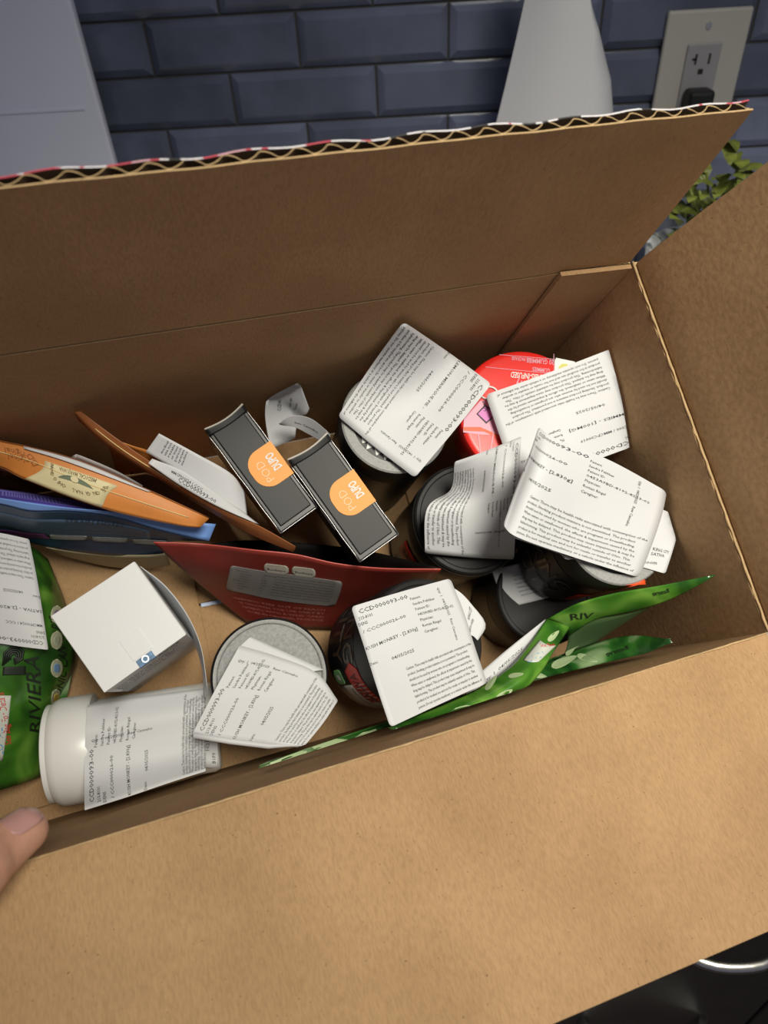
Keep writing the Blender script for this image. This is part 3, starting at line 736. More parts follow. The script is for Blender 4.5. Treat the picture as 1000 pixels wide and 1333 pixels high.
o = sheet('facts_panel', s4p, mat('pale_panel', (.62, .62, .55), .5), j4, .0002, 14, 4, off=.0001, space='local')
printed('printed_text', s4p, [('Product Facts', .04, .24, .0052, .026), ('Active Ingredients', .06, .44, .003, .018), ('Total Cannabinoids', .06, .60, .003, .02)], INK, o, .0005, 'local', 2)
ab = angle_to(j4, 437, 888, .08)
s4b = side(j4, rr4, ab - .15, ab + .13, .008, .019)
o = sheet('leaf_badge', s4b, mat('badge_green', (.22, .50, .20), .5), j4, .0002, 6, 6, off=.0001, space='local', shape=round_sq(.25))
mesh('leaf_mark', [s4b.p(u, v) + s4b.n(u, v) * .0005 for u, v in ((.3, .7), (.35, .3), (.7, .2), (.65, .6))], [(0, 1, 2, 3)], WHITEINK, o)
ac = angle_to(j4, 448, 815, .085)
s4c = side(j4, rr4, ac - .75, ac + .62, .004, .050)
printed('side_lettering', s4c, [('KING', .10, .42, .014, .042), ('CITY', .10, .78, .014, .042)], mat('bronze_ink', (.07, .045, .025), .3), j4, .0003, 'local', 2)

# ---- plain grey-lid jar at the front left
P = at(352, 880, .076)
j5 = jar('lidded_jar', 'jar with plain speckled grey lid and white label at the front, beside the white bottle', P, P * [1, 1, 0] + [0, 0, -D + .0042], .0330, 'grey')
label(j5, [[(250, 956, .088), (278, 902, .088), (312, 840, .084)], [(300, 963, .086), (330, 905, .085), (362, 855, .081)], [(352, 969, .083), (384, 920, .082), (412, 876, .080)], [(394, 974, .082), (420, 942, .080), (440, 912, .079)]], para=(.05, .95, .70, .97), qty=.84, rnd=.02)
label(j5, [[(312, 842, .0785), (326, 829, .078)], [(360, 880, .0785), (422, 872, .078)]], rnd=.02, text=False, name='folded_label_end', nu=6, nv=6)
# rolled edge along the label's lower side
pr = [at(x, y, h) for x, y, h in ((252, 957, .088), (300, 965, .086), (350, 971, .083), (393, 975, .082))]
tube('rolled_edge', pr, .0016, PAPER, j5, 'box', seg=10)

# ---- two black cartons
def carton(tl, tr, br, bl_, h, dep, lab, hh=None):
    A, B, C, Dd = at(*tl, h), at(*tr, h), at(*br, h), at(*bl_, h)
    lx = (np.linalg.norm(B - A) + np.linalg.norm(C - Dd)) / 2; ly = (np.linalg.norm(A - Dd) + np.linalg.norm(B - C)) / 2
    c = (A + B + C + Dd) / 4; y = (A + B - C - Dd) / 2; x = (B + C - A - Dd) / 2; z = np.cross(x, y)
    vz = (EYE - c) / np.linalg.norm(EYE - c); z = z / np.linalg.norm(z) * .55 + vz * .45
    t = thing('slim_carton', lab, 'carton', frame(c, z, x), 'slim black cartons with orange seals')
    a, b = lx / 2, ly / 2
    bevel_box('body', (-a, -b, -dep), (a, b, -.0012), mat('black_carton_board', (.014, .014, .015), .36, spec=.35), t, .0009)
    bevel_box('face_panel', (-a + .0022, -b + .0030, -.002), (a - .0022, b - .0012, 0), mat('black_satin_panel', (.013, .0135, .014), .45, spec=.28), t, .0006)
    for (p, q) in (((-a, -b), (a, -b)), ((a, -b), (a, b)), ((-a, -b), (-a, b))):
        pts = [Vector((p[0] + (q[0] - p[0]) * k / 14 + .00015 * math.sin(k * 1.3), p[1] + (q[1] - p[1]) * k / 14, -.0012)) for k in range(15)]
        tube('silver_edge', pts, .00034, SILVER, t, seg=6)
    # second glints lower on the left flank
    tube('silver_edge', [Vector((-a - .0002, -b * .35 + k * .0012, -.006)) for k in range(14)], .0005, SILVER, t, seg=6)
    # lifted end flap, its torn edge shows pale board
    S = FSurf(lambda u, v: V3(-a + 2 * a * u, b - .0034 * (1 - v) * (1 + .25 * np.sin(math.pi * u)) + .0006 * v - .0016 * v * np.sin(math.pi * u), .0002 + .0012 * v * (1 - .5 * np.sin(math.pi * u))), 2 * a, .0045, 1)
    S.sign = 1; S.sign = 1 if S.n(.5, .5)[2] > 0 else -1
    sheet('end_flap', S, MATS['black_satin_panel'], t, .0004, 12, 5, space='local')
    tube('torn_edge', [Vector(S.p(u, 1)) + Vector((0, 0.0003, .0002)) for u in np.linspace(0, 1, 14)], .0006, mat('pale_board_edge', (.55, .53, .48), .8), t, seg=6)
    # orange seal: rounded on the left, wraps over the right edge
    y0, y1 = b * (.30), b * (-.34); w_ = (y0 - y1)
    bm = bmesh.new(); pts = []
    x1 = a + .0004; xr = a * -.52; rd = w_ * .42
    for k in range(9): th = math.pi / 2 + k / 8 * math.pi / 2; pts.append((xr + rd + rd * math.cos(th), y0 - rd + rd * math.sin(th)))
    for k in range(9): th = math.pi + k / 8 * math.pi / 2; pts.append((xr + rd + rd * math.cos(th), y1 + rd + rd * math.sin(th)))
    pts += [(x1, y1), (x1, y0)]
    vs = [bm.verts.new((p[0], p[1], .00045)) for p in pts]; bm.faces.new(vs)
    e = [bm.verts.new((x1 + .0003, y1, -.012)), bm.verts.new((x1 + .0003, y0, -.012))]; bm.faces.new((vs[-2], e[0], e[1], vs[-1]))
    vb = [bm.verts.new((p[0], p[1], .0001)) for p in pts]
    for k in range(len(pts) - 1): bm.faces.new((vs[k], vb[k], vb[k + 1], vs[k + 1]))
    bmesh.ops.recalc_face_normals(bm, faces=bm.faces[:])
    so = from_bm('orange_seal', bm, ORANGE, t)
    TS = FSurf(lambda u, v: V3(xr + (a - xr) * v, y1 + w_ * u, .0006), w_, a - xr, 1); TS.sign = 1 if TS.n(.5, .5)[2] > 0 else -1
    printed('printed_text', TS, [('POD', .14, .48, .0048, w_ * .58)], mat('pale_seal_ink', (.95, .70, .45), .6), so, .0002, 'local', 2, -.012)
    printed('printed_text', TS, [('DUPO', .30, .86, .0050, w_ * .46)], WHITEINK, so, .0002, 'local', 2, .03)
    return t
c1 = carton((275, 560), (323.5, 527.5), (408, 663), (359.5, 696), .105, .038, 'slim black carton with orange seal, the one nearer the pouches at left')
c2 = carton((383, 600), (433, 562), (513, 702), (463, 732), .108, .038, 'slim black carton with orange seal, the one touching the jar lid')
# curled label strips behind the left carton
S, o = label(c1, [[(352, 585, .078), (345, 540, .088), (352, 508, .10), (380, 489, .112)], [(380, 572, .075), (377, 535, .082), (378, 520, .094), (386, 488, .112)], [(384, 570, .075), (388, 545, .08), (398, 540, .09), (403, 532, .095)]], rnd=0, name='curled_label',
             text=[('CCD000093-00', .35, .30, .0018, .02, 0), ('Patient ID', .45, .55, .0014, .012), ('Physician', .45, .72, .0014, .012)])
label(c2, [[(362, 551, .104), (380, 541, .106), (405, 545, .103), (432, 566, .092)], [(366, 553, .1), (384, 556, .098), (404, 566, .09), (424, 577, .084)]], rnd=.1, name='curled_label',
      text=[('Raw Cannabis', .35, .6, .0014, .015)], nu=20, nv=8)

# ---- pouches
def pouch(name, lab, org, group='foil pouches in the box'):
    return thing(name, lab, 'pouch', frame(org), group)
def patch(par, name, rows, m, th=.0004, nu=24, nv=14, off=0.):
    S = Surf(px_grid(rows)); o = sheet(name, S, m, par, th, nu, nv, off=off); return S, o
# orange pouch
po = pouch('orange_pouch', 'orange pouch at the left with a cream seal across its top edge', at(100, 650, .0))
SO, o = patch(po, 'top_panel', [[(-70, 557, .112), (0, 575, .112), (33, 582, .112), (100, 600, .112), (195, 640, .108), (272, 675, .102)],
                               [(-70, 577, .110), (0, 590, .111), (45, 603, .111), (110, 630, .110), (205, 662, .106), (266, 681, .101)],
                               [(-70, 590, .104), (0, 607, .105), (33, 623, .106), (132, 660, .105), (228, 682, .102), (261, 686, .100)]], ORFILM)
SO2 = Surf(px_grid([[(-70, 590, .104), (0, 607, .105), (33, 623, .106), (132, 660, .105), (228, 682, .102), (261, 686, .100)], [(-60, 600, .06), (0, 610, .06), (40, 620, .06), (130, 640, .06), (215, 668, .092), (255, 682, .098)], [(-60, 590, .01), (0, 600, .006), (40, 606, .006), (120, 622, .006), (190, 645, .088), (250, 676, .098)]]))
sheet('front_panel', SO2, BROWNFILM, po, .0004, 24, 10, off=-.0006)
SO3 = Surf(px_grid([[(-70, 557, .112), (0, 575, .112), (33, 582, .112), (100, 600, .112), (195, 640, .108), (272, 675, .102)], [(-60, 590, .01), (0, 600, .006), (40, 606, .006), (120, 622, .006), (190, 645, .088), (250, 676, .098)]]))
sheet('back_panel', SO3, BROWNFILM, po, .0004, 24, 8, off=-.0008)
tube('tear_line', [SO.p(u, .42 + .05 * math.sin(u * 3)) + SO.n(u, .42) * .0006 for u in np.linspace(.02, .93, 40)], .00035, mat('pale_tear_line', (.75, .55, .25), .6), po, 'box', seg=6)
def pix_uv(S, px, py):                        # the surface parameters seen at a pixel
    d = ray(px, py); d = d / np.linalg.norm(d)
    def err(P): q = P - EYE; return np.linalg.norm(q - d * (q @ d)[:, None], axis=1)
    u, v, P = S.scan(); k = np.argmin(err(P)); a, b = u[k], v[k]; st = .02; g = np.arange(-5, 6) / 5.0
    for _ in range(7):
        uu, vv = [q.ravel() for q in np.meshgrid(a + g * st, b + g * st * 1.4)]; k = np.argmin(err(S.p(uu, vv))); a, b = uu[k], vv[k]; st *= .55
    return float(a), float(b)
def decal(par, name, S, pix, m, off=.0006, th=.0002, nu=8, nv=8, shape=None):
    """a print on S whose four corners are seen at the given pixels; returns its own surface"""
    uv = [pix_uv(S, *p) for p in pix]
    def fn(a, b):
        (u0, v0), (u1, v1), (u2, v2), (u3, v3) = uv
        u = (u0 * (1 - a) + u1 * a) * (1 - b) + (u3 * (1 - a) + u2 * a) * b; v = (v0 * (1 - a) + v1 * a) * (1 - b) + (v3 * (1 - a) + v2 * a) * b
        return S.p(u, v) + S.n(u, v) * off
    q = FSurf(fn)
    q.sign = 1 if np.dot(q.n(.5, .5), EYE - q.p(.5, .5)) > 0 else -1
    o = None
    if m is not None: o = sheet(name, q, m, par, th, nu, nv, shape=shape)
    return q, o
q, o = decal(po, 'cream_seal', SO, [(154, 633), (59, 600), (33, 623), (133, 660)][::1], CREAM)
q2, _ = decal(po, '', SO, [(150, 655), (48, 622), (60, 600), (156, 632)], None, .0009)
# seal print, upside down as seen here
cw = FSurf(lambda u, v: q.p(u, v), q.w, q.h, q.sign)
its = [('MEDICAL MARIJUANA', .23, .92, .0019, q.w * .54)]
arc = 'THE ORIGINAL OHIO GROWN'
for k, chh in enumerate(arc):
    a = math.pi * (1.04 - 1.08 * k / (len(arc) - 1))
    if chh != ' ': its.append((chh, .5 + .36 * math.cos(a), .70 - .52 * math.sin(a), .0019, None, math.degrees(math.atan2(.52 * q.h * math.cos(a) * -1, -.36 * q.w * math.sin(a))) + 180 if False else math.degrees(math.atan2(.52 * q.h * -math.cos(a), .36 * q.w * math.sin(a)))))
printed('printed_text', q2, its, OLIVEINK, o, .0003, 'box', 1); q = q2
for sg in (-1, 1):
    wing = [(.5, .50), (.5 + sg * .26, .44), (.5 + sg * .22, .54), (.5 + sg * .17, .62), (.5 + sg * .10, .68), (.5, .72)]
    mesh('wing_emblem', [q.p(*w_) + q.n(*w_) * .0004 for w_ in wing], [tuple(range(6))], mat('emblem_green', (.16, .20, .13), .6), o, 'box')
em = [q.p(.5 + .06 * math.cos(a), .60 + .13 * math.sin(a)) + q.n(.5, .5) * .0006 for a in np.linspace(0, 6.283, 19)[:-1]]
mesh('round_emblem', em, [tuple(range(18))], CREAM, o, 'box')
q, o = decal(po, 'label_edge', SO, [(33, 582), (100, 599), (196, 639), (190, 637)], None)
label(po, [[(31, 581, .1135), (75, 592, .1135), (120, 607, .1125), (196, 640, .109)], [(31, 584, .1138), (75, 597, .1138), (120, 613, .1128), (192, 640, .1095)]], rnd=0, text=False, nu=16, nv=3)
label(po, [[(94, 594, .095), (98, 592, .10), (105, 593, .098), (150, 612, .09), (186, 632, .08)], [(92, 615, .07), (100, 618, .07), (110, 620, .07), (150, 632, .07), (180, 645, .06)]], rnd=0, text=False, nu=14, nv=6, name='paper_flag')
for (pa, ln) in (((8, 588), 9), ((14, 596), 11)):
    q, _ = decal(po, '', SO, [(pa[0] + 45, pa[1] + 14), (pa[0] - 15, pa[1] - 4), (pa[0] - 18, pa[1] - 10), (pa[0] + 47, pa[1] + 6)], None)
    printed('faint_script', q, [('Original', .1, .8, .003, q.w * .7)], mat('burnt_orange_ink', (.40, .13, .03), .6), po, .0003)

# brown pouch beside it
pb = pouch('brown_pouch', 'brown-orange pouch with a long curved open edge and a white label, behind the orange one', at(220, 620, 0))
SBn, o = patch(pb, 'near_panel', [[(96, 528, .125), (118, 545, .125), (160, 576, .122), (205, 607, .116), (282, 659, .106), (337, 684, .100), (385, 711, .096)],
                                [(98, 537, .124), (124, 562, .122), (165, 593, .117), (220, 627, .109), (282, 665, .102), (337, 692, .096), (384, 715, .093)],
                                [(102, 546, .118), (129, 571, .115), (160, 592, .110), (215, 628, .100), (275, 666, .095), (330, 697, .09), (382, 718, .09)]], BROWNFILM, nu=36)
SBf, o = patch(pb, 'far_panel', [[(150, 572, .120), (172, 580, .118), (205, 592, .112), (262, 630, .104), (330, 680, .098), (383, 711, .094)],
                               [(140, 575, .10), (175, 600, .09), (215, 622, .085), (270, 655, .08), (330, 690, .08), (375, 712, .08)],
                               [(150, 600, .01), (190, 615, .005), (230, 630, .005), (275, 650, .005), (320, 680, .05), (360, 700, .065)]], ORFILM, nu=30)
tube('tear_line', [SBn.p(u, .30) + SBn.n(u, .3) * .0005 for u in np.linspace(.18, .55, 30)], .0003, MATS['pale_tear_line'], pb, 'box', seg=6)
label(pb, [[(190, 588, .121), (207, 564, .128)], [(245, 622, .112), (255, 590, .12)], [(300, 660, .105), (300, 616, .112)], [(322, 676, .10), (318, 640, .102)]][::1], rnd=0, nu=8, nv=20, name='paper_label',
      text=[(s, .30, .10 + .028 * i, .0011, .010, -58 * 0) for i, s in enumerate(['medical', 'use not', 'resale', 'or trans', 'person', 'operate', 'machine'])])
label(pb, [[(193, 603, .122), (198, 597, .122)], [(235, 632, .114), (240, 614, .117)], [(285, 660, .108), (290, 648, .109)], [(337, 683, .101), (318, 668, .102)]], rnd=0, nu=6, nv=20,
      text=[('CCD000093-00', .18, .30, .0022, None, -90), ('MMCPP00024 / CCC', .48, .22, .0014, None, -90)])

# blue pouch
pu = pouch('blue_pouch', 'dark blue pouch with a light blue top edge and strain notes print, at the left', at(110, 690, 0))
STB, o = patch(pu, 'top_seal', [[(-70, 638, .094), (0, 648, .096), (45, 655, .097), (90, 661, .097), (150, 666, .096), (210, 676, .092), (281, 682, .086)],
                              [(-70, 645, .091), (0, 655, .093), (40, 664, .093), (90, 664, .095), (148, 671, .093), (205, 688, .088), (272, 704, .082)]], LBLUE, nu=36, nv=5)
SZ, o = patch(pu, 'zipper_panel', [[(-70, 625, .075), (0, 637, .077), (35, 641, .077), (80, 648, .077), (115, 654, .080), (140, 661, .085)],
                                 [(-70, 642, .085), (0, 651, .087), (40, 657, .088), (85, 663, .089), (115, 666, .089), (140, 668, .089)]], mat('violet_film', (.26, .25, .80), .5), nu=24, nv=6)
tv, tf = [], []
for k in range(40):
    u = .1 + k * .02
    b0 = len(tv)
    for (du, v) in ((0, .25), (.009, .25), (.009, .75), (0, .75)): tv.append(SZ.p(u + du, v) + SZ.n(u, v) * .0006)
    tf.append((b0, b0 + 1, b0 + 2, b0 + 3))
mesh('zipper_teeth', tv, tf, PURPLE, o, 'box')
SB, o = patch(pu, 'front_panel', [[(-70, 645, .090), (0, 655, .0925), (40, 664, .0925), (90, 664, .0945), (148, 671, .0925), (205, 688, .0875), (268, 703, .0815)],
                                [(-70, 672, .072), (0, 676, .070), (40, 686, .068), (90, 693, .066), (148, 698, .065), (200, 703, .064), (222, 705, .066)],
                                [(-70, 690, .048), (0, 695, .046), (40, 706, .044), (90, 716, .042), (148, 722, .042), (190, 722, .040), (212, 720, .042)]], DBLUE, nu=36, nv=20)
SBG, o = patch(pu, 'bottom_gusset', [[(60, 712, .042), (100, 718, .041), (148, 722, .041), (195, 722, .045), (216, 720, .048)], [(80, 722, .02), (110, 730, .015), (150, 738, .012), (195, 739, .015), (222, 735, .02)]], BEIGE, nu=20, nv=6)
SBK, o = patch(pu, 'back_panel', [[(-70, 640, .088), (0, 646, .09), (80, 658, .09), (150, 669, .086), (222, 682, .078)], [(-60, 674, .02), (0, 686, .014), (80, 700, .010), (150, 710, .010), (195, 716, .022)]], PURPLE, nu=20, nv=6, off=-.0008)
q, o = decal(pu, 'note_panel', SB, [(-20, 664), (196, 690), (196, 704), (-20, 684)], mat('smoky_blue_print', (.07, .12, .20), .4), .0005, .0001, 20, 6)
q, _ = decal(pu, '', SB, [(84, 669), (164, 678), (163, 685), (84, 678)], None, .0008)
printed('printed_text', q, [('STRAIN NOTES', .02, .95, .0040, q.w * .96)], INK, pu, .0004, 'box', 2)
for k in range(4):
    q, _ = decal(pu, '', SB, [(30, 679 + k * 3.2), (185, 692 + k * 3), (185, 695 + k * 3), (30, 682 + k * 3.2)], None, .0008)
    printed('printed_text', q, [('limonene caryophyllene myrcene linalool pinene humulene', .0, .9, .0012, q.w)], INK, pu, .0004, 'box')
for (x0, x1, y) in ((65, 114, 694), (120, 167, 697), (173, 218, 700)):
    q, o = decal(pu, 'info_window', SB, [(x0, y), (x1, y + 2), (x1 - 2, y + 7), (x0 + 1, y + 5)], mat('pale_blue_print', (.38, .40, .40), .5), .0009, .0002, 12, 6, round_sq(.06, 3))
q, o = decal(pu, 'purple_print', SB, [(-20, 688), (58, 694), (66, 700), (-20, 698)], mat('plum_print', (.10, .02, .10), .5), .0007, .0001)

# red pouch
prd = pouch('red_pouch', 'dark red pouch standing open behind the front jars, with a pale facts panel', at(380, 780, 0))
topr = [(200, 706, .080), (240, 707, .0795), (275, 709.5, .0795), (330, 716, .087), (385, 722, .088), (440, 734, .088), (500, 740, .092), (574, 741, .101)]
SR, o = patch(prd, 'front_panel', [topr, [(232, 736, .060), (265, 738, .062), (300, 742, .062), (345, 750, .062), (400, 757, .062), (450, 763, .062), (500, 766, .062), (555, 766, .062)],
                                  [(270, 768, .030), (290, 772, .030), (320, 777, .030), (360, 784, .030), (405, 788, .030), (450, 790, .030), (490, 790, .030), (530, 790, .030)],
                                  [(322, 810, .004), (335, 813, .004), (350, 815, .004), (380, 818, .004), (410, 818, .004), (450, 818, .004), (480, 816, .004), (510, 812, .004)]], DRED, nu=40, nv=20)
SRB, o = patch(prd, 'back_panel', [[(232, 709, .073), (262, 710, .056), (320, 704, .045), (400, 708, .035), (480, 718, .04), (572, 741, .099)],
                                  [(340, 800, .003), (352, 798, .003), (370, 800, .003), (410, 800, .003), (460, 800, .003), (510, 806, .003)]], BLACKIN, nu=30, nv=10, off=-.001)
tube('top_edge', [SR.p(u, 0) for u in np.linspace(0, 1, 60)], .0004, mat('bright_red_edge', (.55, .10, .08), .35), prd, 'box', seg=6)
q, o = decal(prd, 'facts_panel', SR, [(301, 735), (446, 756), (436, 788), (295, 766)], mat('grey_panel_print', (.26, .25, .245), .5), .0006, .0002, 16, 8, round_sq(.03, 3.5))
its = []
for i in range(8):
    its.append((['Ingredients:', 'limonene', 'linalool', 'myrcene', 'Product facts', 'pinene', 'humulene', 'other'][i], .06 + (.06 if i % 4 else 0), .16 + .1 * i, .0014, None))
    its.append((['22.24 mg', '10.1', '8.42', '6.08', '1.44', '0.2', '3.2', '1.1'][i], .33, .16 + .1 * i, .0014, None))
    its.append((CAUTION[i][:46], .44, .14 + .1 * i, .0013, q.w * .50))
printed('printed_text', q, its, INK, o, .0003)
for (x0, x1, y) in ((344, 376, 732), (380, 411, 736)):
    q, o = decal(prd, 'badge', SR, [(x0, y), (x1, y + 4), (x1, y + 15), (x0, y + 11)], mat('pale_badge', (.50, .48, .42), .5), .0006, .0002, 10, 10, round_sq(.15, 3))
    printed('printed_text', q, [('Buckeye', .12, .70, .0022, q.w * .76)], INK, o, .0003)
q, _ = decal(prd, '', SR, [(298, 772), (428, 790), (424, 812), (330, 802)], None, .0005)
printed('printed_text', q, [(s, .02, .2 + .2 * i, .0026, q.w * .95) for i, s in enumerate(['WARNING: KEEP OUT OF REACH', 'OF CHILDREN. FOR USE ONLY BY', 'PATIENTS WITH A VALID CARD', 'STORE IN ORIGINAL PACKAGE'])], PINKINK, prd, .0003)

# green pouch at the left
pg = pouch('green_pouch', 'green leaf-print pouch lying at the far left under a white label', at(20, 900, 0), 'green leaf-print pouches')
SG, o = patch(pg, 'front_panel', [[(-130, 690, .040), (-60, 690, .052), (0, 698, .054), (40, 712, .045), (62, 728, .030)],
                                [(-130, 770, .045), (-60, 770, .062), (5, 775, .062), (55, 778, .050), (86, 790, .026)],
                                [(-130, 850, .045), (-60, 850, .060), (5, 852, .060), (60, 856, .046), (96, 862, .020)],
                                [(-130, 940, .04), (-60, 940, .05), (5, 940, .050), (50, 938, .030), (63, 938, .006)],
                                [(-130, 1060, .030), (-60, 1045, .032), (0, 1028, .030), (38, 1016, .018), (61, 1006, .0055)]], GREENF, nu=24, nv=30)
SGb = Surf(px_grid([[(-130, 690, .038), (-30, 692, .03), (62, 728, .028)], [(-130, 860, .007), (-20, 860, .006), (94, 862, .016)], [(-130, 1060, .028), (-30, 1034, .015), (54, 1008, .005)]]))
sheet('back_panel', SGb, GREEND, pg, .0004, 12, 16, off=-.0006)
label(pg, [[(63, 846, .066), (30, 842, .068), (-20, 835, .068), (-70, 832, .066)], [(56, 800, .067), (20, 795, .070), (-25, 790, .070), (-74, 786, .068)], [(48, 752, .066), (10, 745, .069), (-30, 740, .07), (-78, 738, .068)], [(38, 702, .064), (0, 694, .066), (-40, 690, .066), (-84, 688, .064)]], strain='SATIVA - [2.820]', code='MMCPP00024 / CCC', para=(.04, .95, .66, .96), rnd=.02)
q, _ = decal(pg, '', SG, [(54, 958), (56, 855), (34, 853), (32, 960)][0:1] + [(56, 855), (80, 858), (78, 958)], None)
def txt_on(par, S, a, b, c, s, size, m, wid=.96, nm='printed_text', res=2):
    """text whose baseline runs from pixel a to pixel b, letters rising towards pixel c"""
    ua, ub, uc = pix_uv(S, *a), pix_uv(S, *b), pix_uv(S, *c)
    def fn(u, v):
        w = 1 - v; p = [ua[i] + (ub[i] - ua[i]) * u + (uc[i] - ua[i]) * w for i in (0, 1)]
        return S.p(*p) + S.n(*p) * .0005
    q = FSurf(fn); q.w = np.linalg.norm(q.p(1, 1) - q.p(0, 1)); q.h = np.linalg.norm(q.p(0, 0) - q.p(0, 1))
    q.sign = 1 if np.dot(q.n(.5, .5), EYE - q.p(.5, .5)) > 0 else -1
    return printed(nm, q, [(s, .0, 1.0, size or q.h, q.w * wid)], m, par, .0003, 'box', res)
DKINK = mat('near_black_ink', (.012, .02, .012), .5)
txt_on(pg, SG, (49, 955), (49, 850), (37, 953), 'RIVIERA', None, DKINK)
txt_on(pg, SG, (65, 945), (72, 800), (60, 944), 'AEROPONIC CANNABIS', None, DKINK)
for k, yy in enumerate((800, 833, 869, 908)):
    q, o = decal(pg, 'round_badge', SG, [(63 + 2, yy - 12), (80, yy - 11), (80, yy + 12), (64, yy + 13)], [mat('badge_cream', (.50, .52, .36), .5)][0], .0006, .0002, 10, 10, disc_warp)
    q2_, o2 = decal(pg, 'badge_mark', SG, [(68, yy - 6), (76, yy - 6), (76, yy + 6), (68, yy + 7)], mat(['badge_violet', 'badge_pale', 'badge_blue', 'badge_gold'][k], [(.25, .2, .3), (.45, .5, .35), (.2, .35, .6), (.6, .4, .08)][k], .5), .0009, .0002, 8, 8, disc_warp)
for k in range(4):                            # striped letter mark
    s_ = 1 - k * .22
    pts = []
    for (x, y) in ((4, 866), (6, 850), (14, 843), (24, 842), (30, 848), (28, 858), (18, 864)):
        cx_, cy_ = 17, 855; u, vv = pix_uv(SG, cx_ + (x - cx_) * s_, cy_ + (y - cy_) * s_); pts.append(SG.p(u, vv) + SG.n(u, vv) * .0008)
    tube('letter_mark', pts, .0007, DKINK, pg, 'box', seg=5)
q, o = decal(pg, 'letter_mark', SG, [(4, 868), (33, 867), (33, 878), (3, 879)], DKINK)
REDINK = mat('bright_red_ink', (.60, .04, .05), .5); WBAND = mat('white_band_print', (.62, .66, .60), .5); BLUEINK = mat('sky_blue_ink', (.12, .35, .65), .5)
q, o = decal(pg, 'ribbon_print', SG, [(-14, 985), (0, 905), (14, 905), (3, 990)], WBAND, nu=10)
txt_on(pg, SG, (14, 968), (4, 898), (6, 969), 'See Bag For Details', None, REDINK)
txt_on(pg, SG, (4, 982), (2, 930), (-5, 983), 'LOYALTY', None, BLUEINK)

# two green pouches along the front wall
pa = pouch('green_pouch', 'green pouch lying flat against the front wall, the lower of the two', aty(600, 930, -.19), 'green leaf-print pouches')
def yy(rows): return [[aty(*c) for c in r] for r in rows]
def patch_y(par, name, rows, m, th=.0004, nu=30, nv=10, off=0.):
    S = Surf(yy(rows)); o = sheet(name, S, m, par, th, nu, nv, off=off); return S, o
SA, o = patch(pa, 'front_panel', [[(338, 998, .128), (430, 966, .120), (520, 938, .112), (600, 910, .104), (680, 878, .096), (760, 842, .100), (820, 828, .122), (873, 832, .150)],
                                [(337, 1000, .128), (430, 971, .122), (520, 946, .114), (605, 918, .106), (690, 888, .100), (770, 858, .114), (825, 843, .128), (874, 834, .150)],
                                [(336, 1003, .128), (430, 977, .122), (520, 954, .116), (610, 928, .110), (700, 898, .106), (780, 872, .120), (830, 855, .132), (876, 836, .150)]], GREEND, nu=44, nv=12)
sheet('back_panel', Surf(px_grid([[(338, 998, .125), (600, 905, .095), (760, 842, .095), (873, 832, .148)], [(345, 1002, .110), (610, 928, .10), (770, 868, .10), (870, 838, .145)]])), GREEND, pa, .0004, 24, 6, off=-.0008)
txt_on(pa, SA, (820, 846), (790, 856), (818, 841), 'Reserve', None, DKINK)
def leaf_print(par, S, cx_, cy_, ln, ang, m):
    pts = []; ca, sa = math.cos(ang), math.sin(ang)
    for k in range(16):
        a = 2 * math.pi * k / 16; x = ln * math.cos(a); y = ln * .3 * math.sin(a) * (1 - .35 * math.cos(a))
        u, v = pix_uv(S, cx_ + x * ca - y * sa, cy_ + x * sa + y * ca); pts.append(S.p(u, v) + S.n(u, v) * .0006)
    mesh('leaf_print', pts, [tuple(range(16))], m, par, 'box')
for (x, y, l, a) in ((375, 986, 26, -.3), (430, 970, 24, -.2), (475, 960, 18, -.5), (640, 905, 16, -.3), (700, 880, 14, .2), (735, 862, 18, -.4), (765, 858, 14, .3), (745, 845, 12, -.9)):
    leaf_print(pa, SA, x, y, l, a, LIMEW)
pc = pouch('green_pouch', 'green pouch with a twisted folded side, its tip up the right wall', aty(720, 850, -.17), 'green leaf-print pouches')
SC1, o = patch(pc, 'twisted_side', [[(505, 948, .134), (560, 925, .128), (620, 898, .120), (664, 868, .116), (690, 838, .112), (712, 806, .110)],
                                  [(520, 952, .136), (580, 930, .134), (640, 905, .130), (680, 880, .128), (704, 848, .120), (730, 812, .112)],
                                  [(540, 952, .132), (600, 932, .131), (662, 912, .128), (700, 880, .124), (722, 846, .114), (742, 816, .104)]], GREENF, nu=30, nv=12)
SC2, o = patch(pc, 'front_panel', [[(712, 806, .106), (750, 786, .122), (800, 772, .136), (860, 762, .151), (931, 748, .167)],
                                 [(730, 815, .103), (770, 797, .120), (815, 785, .134), (866, 772, .150), (930, 750, .167)],
                                 [(740, 828, .094), (775, 806, .113), (820, 797, .128), (870, 781, .147), (929, 751, .167)]], GREENF, nu=26, nv=10)
SC3, o = patch(pc, 'back_panel', [[(742, 816, .098), (775, 806, .112), (820, 797, .127), (850, 787, .137)], [(735, 850, .086), (755, 840, .090), (790, 822, .105), (830, 800, .125)],
                                [(712, 880, .086), (735, 866, .085), (770, 840, .090), (810, 812, .112)]], mat('dull_green_film', (.06, .11, .045), .35), nu=20, nv=10)
q, o = decal(pc, 'ribbon_print', SC1, [(682, 860), (703, 834), (723, 840), (700, 862)], WBAND, nu=8)
txt_on(pc, SC1, (688, 864), (712, 850), (684, 856), 'LOYALTY', None, BLUEINK); txt_on(pc, SC1, (704, 843), (722, 839), (702, 837), 'See Bag', None, REDINK)
txt_on(pc, SC2, (872, 770), (850, 775), (871, 765), 'Reserve', None, DKINK)
txt_on(pc, SC2, (742, 806), (770, 803), (740, 798), 'RIV', None, DKINK)
for (x, y, l, a) in ((655, 905, 14, -.6), (640, 890, 12, -.9), (672, 880, 10, -.2), (600, 925, 14, -.4), (720, 828, 10, -.8)): leaf_print(pc, SC1, x, y, l, a, LIMEW)
